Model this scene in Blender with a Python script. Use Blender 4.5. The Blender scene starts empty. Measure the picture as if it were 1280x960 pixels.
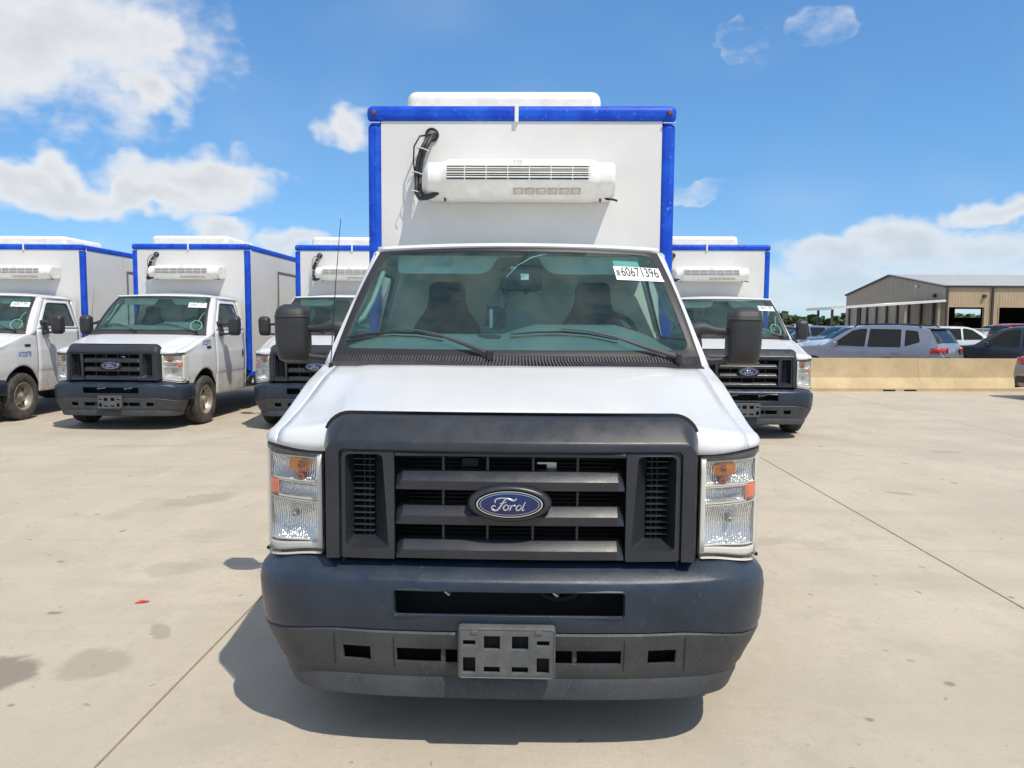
import bpy, bmesh, math, random
import numpy as np
from mathutils import Vector, Matrix
R = math.radians
random.seed(7)
S = bpy.context.scene
COL = S.collection

# ------------------------------------------------------------------ camera
cam_d = bpy.data.cameras.new('camera'); cam = bpy.data.objects.new('camera', cam_d); COL.objects.link(cam)
S.camera = cam
cam_d.sensor_width = 36; cam_d.lens = 36 * 950 / 1280; cam_d.clip_start = .05; cam_d.clip_end = 6000
PITCH, YAW, ROLL = R(4.5), R(1.2), R(.4)
fw = Vector((-math.sin(YAW) * math.cos(PITCH), math.cos(YAW) * math.cos(PITCH), -math.sin(PITCH)))
r0 = Vector((math.cos(YAW), math.sin(YAW), 0)); u0 = r0.cross(fw)
rt = r0 * math.cos(ROLL) + u0 * math.sin(ROLL); up = u0 * math.cos(ROLL) - r0 * math.sin(ROLL)
cam.matrix_world = Matrix(((rt.x, up.x, -fw.x, 0), (rt.y, up.y, -fw.y, 0), (rt.z, up.z, -fw.z, 1.60), (0, 0, 0, 1)))

# ------------------------------------------------------------------ exposure
S.view_settings.view_transform = 'Standard'; S.view_settings.look = 'None'
S.view_settings.gamma = 1; S.view_settings.use_curve_mapping = False
S.view_settings.exposure = 0.20
S.cycles.adaptive_threshold = .02; S.cycles.max_bounces = 7; S.cycles.diffuse_bounces = 3; S.cycles.glossy_bounces = 3; S.cycles.transparent_max_bounces = 12; S.cycles.caustics_reflective = False

# ------------------------------------------------------------------ sun and sky
SUNV = Vector((.38, -.46, 1.0)).normalized()
sd = bpy.data.lights.new('sun', 'SUN'); sd.energy = 3.6; sd.angle = R(.53); sd.color = (1, .925, .80)
sun = bpy.data.objects.new('sun', sd); COL.objects.link(sun)
sun.rotation_euler = (-SUNV).to_track_quat('-Z', 'Y').to_euler(); sun.location = (6, -8, 30)

W = bpy.data.worlds.new('World'); S.world = W; W.use_nodes = True
W.cycles.sampling_method = 'MANUAL'; W.cycles.sample_map_resolution = 512
nt = W.node_tree; nt.nodes.clear()
def N(t, **k):
    n = nt.nodes.new(t)
    for a, b in k.items(): setattr(n, a, b)
    return n
def setin(n, i, v):
    if hasattr(v, 'is_linked') or hasattr(v, 'links'): nt.links.new(v, n.inputs[i])
    else: n.inputs[i].default_value = v
def mth(op, a, b=None, c=None, clamp=False):
    n = N('ShaderNodeMath', operation=op, use_clamp=clamp); setin(n, 0, a)
    if b is not None: setin(n, 1, b)
    if c is not None: setin(n, 2, c)
    return n.outputs[0]
def dotv(a, v):
    n = N('ShaderNodeVectorMath', operation='DOT_PRODUCT'); setin(n, 0, a); n.inputs[1].default_value = v
    return n.outputs['Value']
def sstep(x, a, b, lo=0., hi=1.):
    n = N('ShaderNodeMapRange', interpolation_type='SMOOTHSTEP'); setin(n, 0, x)
    n.inputs[1].default_value = a; n.inputs[2].default_value = b; n.inputs[3].default_value = lo; n.inputs[4].default_value = hi
    return n.outputs[0]
def noise(vec, scale, detail=6, rough=.55, dist=0.):
    n = N('ShaderNodeTexNoise'); setin(n, 'Vector', vec); n.inputs['Scale'].default_value = scale
    n.inputs['Detail'].default_value = detail; n.inputs['Roughness'].default_value = rough; n.inputs['Distortion'].default_value = dist
    return n.outputs[0]
sky = N('ShaderNodeTexSky', sky_type='NISHITA', sun_disc=False)
sky.sun_elevation = math.asin(SUNV.z); sky.sun_rotation = math.atan2(SUNV.x, SUNV.y)
sky.altitude = 150; sky.air_density = 1.0; sky.dust_density = 0.0; sky.ozone_density = 8.0
dirn = N('ShaderNodeTexCoord').outputs['Generated']
def pix_dir(px, py): return (fw + rt * ((px - 640) / 950) - up * ((py - 480) / 950)).normalized()
# cumulus clouds by compass bearing / height: centre pixel bearing, half-width, half-height, softness
CL = [(70, 55, 168, 92), (180, 45, 62, 42), (185, 118, 56, 36),
      (50, 240, 140, 26), (85, 222, 40, 26), (255, 230, 100, 36), (180, 247, 130, 22),
      (428, 163, 46, 37), (285, 285, 58, 22), (355, 300, 60, 18), (130, 293, 40, 20, .3),
      (940, 46, 27, 17, .16), (1028, 36, 34, 22, .20), (1040, 318, 90, 26), (1125, 300, 70, 36), (1215, 312, 100, 34), (1262, 262, 70, 18),
      (865, 241, 52, 14, .2), (1130, 354, 330, 42), (440, 320, 70, 26)]
wn_ = N('ShaderNodeTexNoise'); nt.links.new(dirn, wn_.inputs['Vector']); wn_.inputs['Scale'].default_value = 11; wn_.inputs['Detail'].default_value = 3; wn_.inputs['Roughness'].default_value = .6
wc_ = N('ShaderNodeVectorMath', operation='SUBTRACT'); nt.links.new(wn_.outputs[1], wc_.inputs[0]); wc_.inputs[1].default_value = (.5, .5, .5)
wa_ = N('ShaderNodeVectorMath', operation='MULTIPLY_ADD'); nt.links.new(wc_.outputs[0], wa_.inputs[0]); wa_.inputs[1].default_value = (.13, .13, .09); nt.links.new(dirn, wa_.inputs[2]); dirw = wa_.outputs[0]
def blob_len(px, py, hw, hh):
    c = pix_dir(px, py); r_ = Vector((c.y, -c.x, 0)).normalized(); u_ = r_.cross(c)
    n = N('ShaderNodeMapping', vector_type='TEXTURE'); nt.links.new(dirw, n.inputs[0]); n.inputs['Location'].default_value = c
    n.inputs['Rotation'].default_value = Matrix((r_, u_, r_.cross(u_))).transposed().to_euler(); n.inputs['Scale'].default_value = (hw / 950, hh / 950, .45)
    l = N('ShaderNodeVectorMath', operation='LENGTH'); nt.links.new(n.outputs[0], l.inputs[0]); return l.outputs['Value']
ln = ln2 = None
for px, py, hw, hh, *cap in CL:
    l = blob_len(px, py, hw, hh)
    if cap: ln2 = l if ln2 is None else mth('MINIMUM', ln2, l)
    else: ln = l if ln is None else mth('MINIMUM', ln, l)
dens = mth('MAXIMUM', mth('SUBTRACT', 1.0, ln), mth('MINIMUM', mth('SUBTRACT', 1.0, ln2), .05)); dens = mth('MAXIMUM', dens, -1.2)
mp = N('ShaderNodeMapping'); nt.links.new(dirn, mp.inputs[0]); mp.inputs['Scale'].default_value = (1, 1, 1.7)
nz = noise(mp.outputs[0], 7.0, 4, .55, .0)
nz2 = noise(mp.outputs[0], 20.0, 5, .58, .0)
nzs = mth('ADD', mth('MULTIPLY', mth('SUBTRACT', nz, .5), 2.0), mth('MULTIPLY', mth('SUBTRACT', nz2, .5), 1.25))
d1 = mth('ADD', mth('MULTIPLY', dens, 1.75), nzs)
m1 = sstep(d1, -.02, .95)
# general broken cumulus in the rest of the sky behind and beside the camera, thickened to add neutral fill light
far = sstep(dotv(dirn, tuple(fw)), .62, .80, 1., 0.)
gen = sstep(mth('ADD', nz, mth('MULTIPLY', mth('SUBTRACT', nz2, .5), .3)), .44, .60)
gen = mth('MULTIPLY', mth('MULTIPLY', gen, far), sstep(dotv(dirn, (0, 0, 1)), .03, .2))
# thin veil
veil = mth('MULTIPLY', sstep(noise(mp.outputs[0], 2.2, 3, .6, .0), .5, .8), .16)
mask = mth('MAXIMUM', mth('MULTIPLY', m1, .93), mth('MAXIMUM', gen, veil))
mask = mth('MULTIPLY', mth('MULTIPLY', mask, sstep(dotv(dirn, (0, 0, 1)), -.005, .01)), sstep(dotv(dirn, (0, 0, 1)), 0., .16, .5, 1.))
shade = sstep(mth('ADD', mth('MULTIPLY', d1, .5), mth('MULTIPLY', nz2, .5)), .45, 1.25)
ccol = N('ShaderNodeMix', data_type='RGBA'); nt.links.new(shade, ccol.inputs[0])
ccol.inputs[6].default_value = (.76, .77, .78, 1); ccol.inputs[7].default_value = (.62, .63, .64, 1)
SKYS = .15
grade = N('ShaderNodeHueSaturation'); grade.inputs['Saturation'].default_value = 1.12; nt.links.new(sky.outputs[0], grade.inputs['Color'])
gm = N('ShaderNodeGamma'); gm.inputs[1].default_value = .62; nt.links.new(grade.outputs[0], gm.inputs[0])
tint = N('ShaderNodeVectorMath', operation='MULTIPLY'); nt.links.new(gm.outputs[0], tint.inputs[0]); tint.inputs[1].default_value = (.98, 1.34, 1.66)
skm = N('ShaderNodeVectorMath', operation='SCALE'); nt.links.new(tint.outputs[0], skm.inputs[0]); skm.inputs['Scale'].default_value = SKYS
cs_ = N('ShaderNodeVectorMath', operation='SCALE'); nt.links.new(ccol.outputs[2], cs_.inputs[0]); cs_.inputs['Scale'].default_value = 1.0
mx = N('ShaderNodeMix', data_type='RGBA'); nt.links.new(mask, mx.inputs[0]); nt.links.new(skm.outputs[0], mx.inputs[6]); nt.links.new(cs_.outputs[0], mx.inputs[7])
bg = N('ShaderNodeBackground'); nt.links.new(mx.outputs[2], bg.inputs[0]); bg.inputs[1].default_value = 1.0
nt.links.new(bg.outputs[0], N('ShaderNodeOutputWorld').inputs[0])

# ------------------------------------------------------------------ materials
MATS = {}
def mat(name, col, rough=.5, metal=0., var=.06, vscale=3., bump=0., bscale=60., coat=0., spec=.5, dirt=None, dirtz=None, rvar=0., fine=None, speck=None):
    """principled with noise colour variation, fine relief and optional splashed dirt"""
    if name in MATS: return MATS[name]
    m = bpy.data.materials.new(name); m.use_nodes = True; t = m.node_tree; b = t.nodes['Principled BSDF']
    b.inputs['Roughness'].default_value = rough; b.inputs['Metallic'].default_value = metal
    b.inputs['Coat Weight'].default_value = coat; b.inputs['Coat Roughness'].default_value = .06
    b.inputs['Specular IOR Level'].default_value = spec
    tco = t.nodes.new('ShaderNodeTexCoord').outputs['Object']; oi = t.nodes.new('ShaderNodeObjectInfo'); sh = t.nodes.new('ShaderNodeVectorMath'); sh.operation = 'MULTIPLY_ADD'
    t.links.new(oi.outputs['Random'], sh.inputs[0]); sh.inputs[1].default_value = (23, 17, 9); t.links.new(tco, sh.inputs[2]); tc = sh.outputs[0]
    def nz(sc, det=3, ro=.6):
        n = t.nodes.new('ShaderNodeTexNoise'); t.links.new(tc, n.inputs['Vector'])
        n.inputs['Scale'].default_value = sc; n.inputs['Detail'].default_value = det; n.inputs['Roughness'].default_value = ro
        return n.outputs[0]
    def ramp(x, a, c, lo, hi):
        n = t.nodes.new('ShaderNodeMapRange'); n.interpolation_type = 'SMOOTHSTEP'; t.links.new(x, n.inputs[0])
        for i, v in enumerate((a, c, lo, hi)): n.inputs[i + 1].default_value = v
        return n.outputs[0]
    def mix(f, a, c, bt='MIX'):
        n = t.nodes.new('ShaderNodeMix'); n.data_type = 'RGBA'; n.blend_type = bt
        for i, v in ((0, f), (6, a), (7, c)):
            if hasattr(v, 'links'): t.links.new(v, n.inputs[i])
            else: n.inputs[i].default_value = v if i == 0 else (*v[:3], 1)
        return n.outputs[2]
    c = mix(ramp(nz(vscale), .25, .75, 0, 1), tuple(x * (1 - var) for x in col), tuple(min(1, x * (1 + var)) for x in col))
    if fine: c = mix(ramp(nz(fine[0], 3), .45, .7, 0, fine[1]), c, fine[2])
    if speck: c = mix(ramp(nz(speck[0], 2, .5), .68, .73, 0, speck[1]), c, speck[2])
    if dirt:
        mk = ramp(nz(dirt[1], 4, .7), .5 - dirt[2], .5 + dirt[2], 0, dirt[3])
        if dirtz:
            sp = t.nodes.new('ShaderNodeSeparateXYZ'); t.links.new(tco, sp.inputs[0])
            h = ramp(sp.outputs[2], dirtz[0], dirtz[1], 1, 0)
            mm = t.nodes.new('ShaderNodeMath'); mm.operation = 'MULTIPLY'; t.links.new(mk, mm.inputs[0]); t.links.new(h, mm.inputs[1]); mk = mm.outputs[0]
        c = mix(mk, c, dirt[0])
    t.links.new(c, b.inputs['Base Color'])
    if rvar: t.links.new(ramp(nz(vscale * 2.3), .3, .7, rough - rvar, rough + rvar), b.inputs['Roughness'])
    if bump:
        n = t.nodes.new('ShaderNodeBump'); n.inputs['Strength'].default_value = bump; n.inputs['Distance'].default_value = .004
        t.links.new(nz(bscale, 4), n.inputs['Height']); t.links.new(n.outputs[0], b.inputs['Normal'])
    MATS[name] = m; return m
def glass(name, tint, dust_haze=.05, dcol=(.55, .6, .58), gloss=1.0, ior=1.5):
    m = bpy.data.materials.new(name); m.use_nodes = True; t = m.node_tree; t.nodes.clear()
    tr = t.nodes.new('ShaderNodeBsdfTransparent'); tr.inputs[0].default_value = (*tint, 1)
    gl = t.nodes.new('ShaderNodeBsdfGlossy'); gl.inputs[0].default_value = (1, 1, 1, 1); gl.inputs['Roughness'].default_value = .02
    ge = t.nodes.new('ShaderNodeNewGeometry'); dt = t.nodes.new('ShaderNodeVectorMath'); dt.operation = 'DOT_PRODUCT'; t.links.new(ge.outputs['Normal'], dt.inputs[0]); t.links.new(ge.outputs['Incoming'], dt.inputs[1])
    def mm_(op, a, b):
        n = t.nodes.new('ShaderNodeMath'); n.operation = op
        for i, v in ((0, a), (1, b)):
            if hasattr(v, 'links'): t.links.new(v, n.inputs[i])
            else: n.inputs[i].default_value = v
        return n
    k = mm_('POWER', mm_('SUBTRACT', 1.0, mm_('ABSOLUTE', dt.outputs['Value'], 0.).outputs[0]).outputs[0], 5.0)
    k = mm_('MULTIPLY', mm_('ADD', mm_('MULTIPLY', k.outputs[0], .95).outputs[0], .05).outputs[0], gloss)
    m1 = t.nodes.new('ShaderNodeMixShader'); t.links.new(k.outputs[0], m1.inputs[0]); t.links.new(tr.outputs[0], m1.inputs[1]); t.links.new(gl.outputs[0], m1.inputs[2])
    df = t.nodes.new('ShaderNodeBsdfDiffuse'); df.inputs[0].default_value = (*dcol, 1)  # dust film plus painted haze, a pale colour mixed over the clear glass
    nz_ = t.nodes.new('ShaderNodeTexNoise'); nz_.inputs['Scale'].default_value = 5; nz_.inputs['Detail'].default_value = 8
    mr = t.nodes.new('ShaderNodeMapRange'); t.links.new(nz_.outputs[0], mr.inputs[0]); mr.inputs[1].default_value = .3; mr.inputs[2].default_value = .7
    mr.inputs[3].default_value = dust_haze * .5; mr.inputs[4].default_value = dust_haze * 1.5
    tcn = t.nodes.new('ShaderNodeTexCoord'); t.links.new(tcn.outputs['Object'], nz_.inputs['Vector'])
    m2 = t.nodes.new('ShaderNodeMixShader'); t.links.new(mr.outputs[0], m2.inputs[0]); t.links.new(m1.outputs[0], m2.inputs[1]); t.links.new(df.outputs[0], m2.inputs[2])
    t.links.new(m2.outputs[0], t.nodes.new('ShaderNodeOutputMaterial').inputs[0])
    MATS[name] = m; return m

WHITE = mat('white_paint', (.66, .67, .68), .3, coat=.3, var=.03, vscale=2, speck=(70, .25, (.45, .42, .38)), dirt=((.38, .30, .2), 5, .28, .75), dirtz=(.5, .95))
BOXW = mat('white_panel', (.70, .695, .68), .45, var=.03, vscale=1.2, speck=(50, .18, (.5, .47, .42)), dirt=((.5, .46, .4), 2.5, .15, .12))
UNITW = mat('white_plastic', (.80, .79, .75), .4, var=.03, vscale=4, dirt=((.5, .45, .36), 9, .12, .25))
BLUE = mat('blue_trim_paint', (.001, .052, .52), .5, var=.12, vscale=5, spec=.3, dirt=((.012, .13, .62), 5, .16, .5), speck=(40, .6, (.35, .45, .7)))
PLAS = mat('dark_plastic', (.017, .021, .030), .32, speck=(60, .18, (.10, .10, .10)), var=.18, vscale=5, bump=.12, bscale=900, rvar=.06, dirt=((.06, .06, .06), 6, .2, .2), fine=(240, .25, (.06, .06, .06)))
BUMP = mat('bumper_plastic', (.010, .022, .043), .33, speck=(45, .22, (.13, .13, .13)), var=.2, vscale=4, bump=.2, bscale=700, rvar=.08, dirt=((.04, .05, .062), 4, .25, .3), fine=(160, .2, (.06, .06, .06)))
VAL = mat('valance_plastic', (.028, .034, .042), .5, speck=(35, .3, (.16, .155, .145)), var=.15, vscale=5, bump=.3, bscale=500, dirt=((.072, .073, .072), 5, .25, .5), fine=(140, .3, (.11, .105, .10)))
PLATEP = mat('bracket_plastic', (.075, .082, .088), .5, var=.15, vscale=12, bump=.3, bscale=500, dirt=((.15, .145, .135), 16, .2, .5))
BLACK = mat('black_plastic', (.018, .018, .02), .45, var=.2, bump=.2, bscale=500)
MIRP = mat('mirror_plastic', (.028, .028, .030), .42, var=.15, bump=.35, bscale=900)
VOID = mat('under_body_black', (.012, .012, .013), .9, var=.3)
RUB = mat('rubber', (.028, .028, .028), .8, var=.2, vscale=8, bump=.3, bscale=200, dirt=((.14, .12, .10), 8, .25, .6))
RIM = mat('rim_steel', (.42, .40, .36), .45, .55, var=.15, vscale=9, dirt=((.25, .18, .11), 10, .25, .6))
STEEL = mat('steel', (.45, .45, .45), .35, .9, var=.1)
CHROME = mat('chrome', (.75, .77, .78), .12, 1., var=.03)
EBLUE = mat('emblem_blue', (.003, .012, .10), .25, coat=.4, var=.1, vscale=20)
DARKM = mat('dark_frame_metal', (.03, .03, .032), .6, .2, var=.2)
AMBER = mat('amber_plastic', (.75, .17, .02), .25, var=.1, vscale=30, coat=.5)
ORANGE = mat('orange_reflector', (.85, .12, .03), .3, var=.12, vscale=60, bump=.5, bscale=250, coat=.6)
REDP = mat('red_plastic', (.45, .02, .02), .25, var=.1, coat=.5)
BEZEL = mat('lamp_bezel', (.70, .675, .61), .3, .0, var=.04)
TRIMI = mat('interior_trim', (.78, .77, .68), .7, var=.05)
DASH = mat('dashboard_vinyl', (.17, .185, .185), .6, var=.08, bump=.2, bscale=300)
SEAT = mat('seat_fabric', (.045, .05, .06), .9, var=.2, vscale=8, bump=.3, bscale=300)
PAPER = mat('sticker_paper', (.85, .85, .83), .6, var=.02)
INK = mat('printed_ink', (.015, .015, .018), .5, var=.1)
INKB = mat('blue_marker', (.05, .07, .45), .6, var=.2, vscale=40)
YEL = mat('yellow_print', (.75, .8, .08), .6, var=.05)
CABLE = mat('cable_black', (.02, .02, .022), .5, var=.2)
TIE = mat('white_nylon', (.75, .75, .72), .5)
BEIGE = mat('beige_filter', (.58, .52, .43), .8, var=.08, vscale=30)
WSG = glass('windshield_glass', (.54, .79, .79), .04, (.38, .58, .58), gloss=.55)
SIDEG = glass('side_glass', (.66, .78, .75), .05, (.4, .5, .48))
LENS = glass('lamp_lens', (.96, .97, .97), .03, (.8, .8, .78), gloss=1.0)
CARG = mat('car_glass_dark', (.012, .016, .018), .05, var=.1, spec=.25)
def reflector(nm='lamp_reflector', col=(.90, .91, .92)):
    m = mat(nm, col, .18, .75, var=.05)
    t = m.node_tree; b = t.nodes['Principled BSDF']
    tc = t.nodes.new('ShaderNodeTexCoord')
    w = t.nodes.new('ShaderNodeTexWave'); w.inputs['Scale'].default_value = 32; w.inputs['Distortion'].default_value = 5; w.inputs['Detail'].default_value = 2; w.inputs['Detail Scale'].default_value = .6
    w.bands_direction = 'X'; t.links.new(tc.outputs['Object'], w.inputs['Vector'])
    v = t.nodes.new('ShaderNodeTexVoronoi'); v.inputs['Scale'].default_value = 55; t.links.new(tc.outputs['Object'], v.inputs['Vector'])
    a = t.nodes.new('ShaderNodeMath'); a.operation = 'ADD'; t.links.new(w.outputs[0], a.inputs[0]); t.links.new(v.outputs[0], a.inputs[1])
    n = t.nodes.new('ShaderNodeBump'); n.inputs['Strength'].default_value = .9; n.inputs['Distance'].default_value = .006
    t.links.new(a.outputs[0], n.inputs['Height']); t.links.new(n.outputs[0], b.inputs['Normal'])
    return m
REFL = reflector(); REFLA = reflector('amber_reflector', (.85, .30, .05))

# ------------------------------------------------------------------ mesh helpers
class MB:
    def __init__(s): s.v = []; s.f = []
    def add(s, vs, fs):
        o = len(s.v); s.v += [tuple(p) for p in vs]; s.f += [tuple(i + o for i in f) for f in fs]; return s
    def grid(s, rows, cu=False, cv=False, skip=None):
        n = len(rows[0]); m = len(rows); vs = [p for r in rows for p in r]; fs = []
        for i in range(m if cv else m - 1):
            for j in range(n if cu else n - 1):
                if skip and skip(i, j): continue
                a = i * n + j; b = i * n + (j + 1) % n; c = ((i + 1) % m) * n + (j + 1) % n; d = ((i + 1) % m) * n + j
                fs.append((a, b, c, d))
        return s.add(vs, fs)
    def box(s, x0, x1, y0, y1, z0, z1):
        vs = [(x, y, z) for z in (z0, z1) for y in (y0, y1) for x in (x0, x1)]
        return s.add(vs, [(0, 2, 3, 1), (4, 5, 7, 6), (0, 1, 5, 4), (2, 6, 7, 3), (0, 4, 6, 2), (1, 3, 7, 5)])
    def bar(s, a, b, w, h, upv=(0, 0, 1)):
        a = Vector(a); b = Vector(b); d = (b - a).normalized(); r = d.cross(Vector(upv)).normalized(); u = r.cross(d)
        vs = [p + r * (i * w / 2) + u * (k * h / 2) for p in (a, b) for i, k in ((-1, -1), (1, -1), (1, 1), (-1, 1))]
        return s.add(vs, [(3, 2, 1, 0), (4, 5, 6, 7), (0, 1, 5, 4), (1, 2, 6, 5), (2, 3, 7, 6), (3, 0, 4, 7)])
    def prism(s, pts, f0, f1):
        """pts 2d loop; f0/f1 map a 2d point to the two end faces"""
        n = len(pts); s.add([f0(*p) for p in pts] + [f1(*p) for p in pts],
            [tuple(range(n))[::-1], tuple(range(n, 2 * n))] + [(i, (i + 1) % n, n + (i + 1) % n, n + i) for i in range(n)]); return s
    def tube(s, pts, r, n=8, caps=True):
        pts = [Vector(p) for p in pts]; rs = r if hasattr(r, '__len__') else [r] * len(pts); rows = []; pr = None
        for i, p in enumerate(pts):
            d = (pts[min(i + 1, len(pts) - 1)] - pts[max(i - 1, 0)]).normalized()
            if pr is None: pr = d.orthogonal().normalized()
            pr = (pr - d * pr.dot(d)).normalized(); q = d.cross(pr)
            rows.append([p + (pr * math.cos(2 * math.pi * k / n) + q * math.sin(2 * math.pi * k / n)) * rs[i] for k in range(n)])
        o = len(s.v); s.grid(rows, cu=True)
        if caps: m = len(rows); s.f.append(tuple(o + k for k in range(n))[::-1]); s.f.append(tuple(o + (m - 1) * n + k for k in range(n)))
        return s
    def lathe(s, prof, c, axis='x', n=32, cl=False):
        """prof: (axial, radius); turned about an axis through c"""
        rows = []
        for a, r in prof:
            row = []
            for k in range(n):
                t = 2 * math.pi * k / n; p, q = r * math.cos(t), r * math.sin(t)
                row.append({'x': (c[0] + a, c[1] + p, c[2] + q), 'y': (c[0] + p, c[1] + a, c[2] + q), 'z': (c[0] + p, c[1] + q, c[2] + a)}[axis])
            rows.append(row)
        return s.grid(rows, cu=True, cv=cl)
    def mir(s):
        o = MB(); o.v = [(-x, y, z) for x, y, z in s.v]; o.f = [f[::-1] for f in s.f]; return o
def mesh(name, mb, m, smooth=38):
    me = bpy.data.meshes.new(name); me.from_pydata(mb.v, [], mb.f); me.validate(); 
    bm = bmesh.new(); bm.from_mesh(me); bmesh.ops.remove_doubles(bm, verts=bm.verts, dist=1e-5); bmesh.ops.recalc_face_normals(bm, faces=bm.faces); bm.to_mesh(me); bm.free()
    me.materials.append(m)
    if smooth: me.shade_smooth(); me.set_sharp_from_angle(angle=R(smooth))
    return me
def link(name, me, parent=None, loc=None):
    o = bpy.data.objects.new(name, me); COL.objects.link(o)
    if parent: o.parent = parent
    if loc: o.location = loc
    return o
def part(name, mb, m, parent, bevel=0, seg=2, solid=0, off=-1, smooth=38, sub=0, stuff=False, label=None):
    o = link(name, mesh(name, mb, m, smooth), parent)
    if solid: q = o.modifiers.new('s', 'SOLIDIFY'); q.thickness = solid; q.offset = off
    if bevel: q = o.modifiers.new('b', 'BEVEL'); q.width = bevel; q.segments = seg; q.limit_method = 'ANGLE'; q.angle_limit = R(38); q.use_clamp_overlap = True
    if sub: q = o.modifiers.new('u', 'SUBSURF'); q.levels = sub; q.render_levels = sub
    if stuff: o['kind'] = 'stuff'
    if label: o['label'] = label
    return o
def tag(o, label, cat, group=None):
    o['label'] = label; o['category'] = cat
    if group: o['group'] = group
    return o
def struct(o): o['kind'] = 'structure'; return o
def empty(name, loc=(0, 0, 0), rz=0.):
    o = bpy.data.objects.new(name, None); COL.objects.link(o); o.location = loc; o.rotation_euler = (0, 0, rz); o.empty_display_size = .2; return o
def copy_tree(o, parent=None):
    c = o.copy(); COL.objects.link(c); c.parent = parent
    for ch in list(o.children): copy_tree(ch, c)
    return c
def cs(x, xs, ys):
    """monotone-ish cubic through the points"""
    n = len(xs)
    if x <= xs[0]: return ys[0]
    if x >= xs[-1]: return ys[-1]
    for i in range(n - 1):
        if x <= xs[i + 1]: break
    def sl(k):
        if k == 0: return (ys[1] - ys[0]) / (xs[1] - xs[0])
        if k == n - 1: return (ys[-1] - ys[-2]) / (xs[-1] - xs[-2])
        a = (ys[k] - ys[k - 1]) / (xs[k] - xs[k - 1]); b = (ys[k + 1] - ys[k]) / (xs[k + 1] - xs[k])
        return 0 if a * b <= 0 else 2 * a * b / (a + b)
    h = xs[i + 1] - xs[i]; t = (x - xs[i]) / h; m0, m1_ = sl(i) * h, sl(i + 1) * h
    return (2 * t**3 - 3 * t**2 + 1) * ys[i] + (t**3 - 2 * t**2 + t) * m0 + (-2 * t**3 + 3 * t**2) * ys[i + 1] + (t**3 - t**2) * m1_
def li(x, xs, ys): return float(np.interp(x, xs, ys))
def lin(a, b, n): return [a + (b - a) * i / (n - 1) for i in range(n)]
def ss(a, b, x): t = min(1, max(0, (x - a) / (b - a))); return t * t * (3 - 2 * t)
def rpoly(pts, r, n=5):
    """polygon with rounded corners: fixed number of points (n+1 per corner)"""
    out = []; m = len(pts); rs = r if hasattr(r, '__len__') else [r] * m
    for i in range(m):
        p = Vector(pts[i]); a = (Vector(pts[i - 1]) - p); b = (Vector(pts[(i + 1) % m]) - p)
        rr = min(rs[i], a.length * .49, b.length * .49); p0 = p + a.normalized() * rr; p1 = p + b.normalized() * rr
        for k in range(n + 1):
            t = k / n; out.append(tuple((1 - t)**2 * p0 + 2 * t * (1 - t) * p + t * t * p1))
    return out
def rrect(x0, x1, z0, z1, r, n=5): return rpoly([(x0, z0), (x1, z0), (x1, z1), (x0, z1)], r, n)
def text_mesh(body, size, m, fx=1.0, shear=0., extr=.0015, name='lettering'):
    cu = bpy.data.curves.new('t', 'FONT'); cu.body = body; cu.size = size; cu.align_x = 'CENTER'; cu.align_y = 'CENTER'; cu.shear = shear; cu.extrude = extr; cu.resolution_u = 3
    o = bpy.data.objects.new('t', cu); COL.objects.link(o); dg = bpy.context.evaluated_depsgraph_get(); dg.update()
    me = bpy.data.meshes.new_from_object(o.evaluated_get(dg)); bpy.data.objects.remove(o); bpy.data.curves.remove(cu)
    me.materials.clear(); me.materials.append(m); me.name = name
    for v in me.vertices: v.co.x *= fx
    return me
def remap(me, f):
    for v in me.vertices: v.co = f(v.co.x, v.co.y, v.co.z)
    return me

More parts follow.
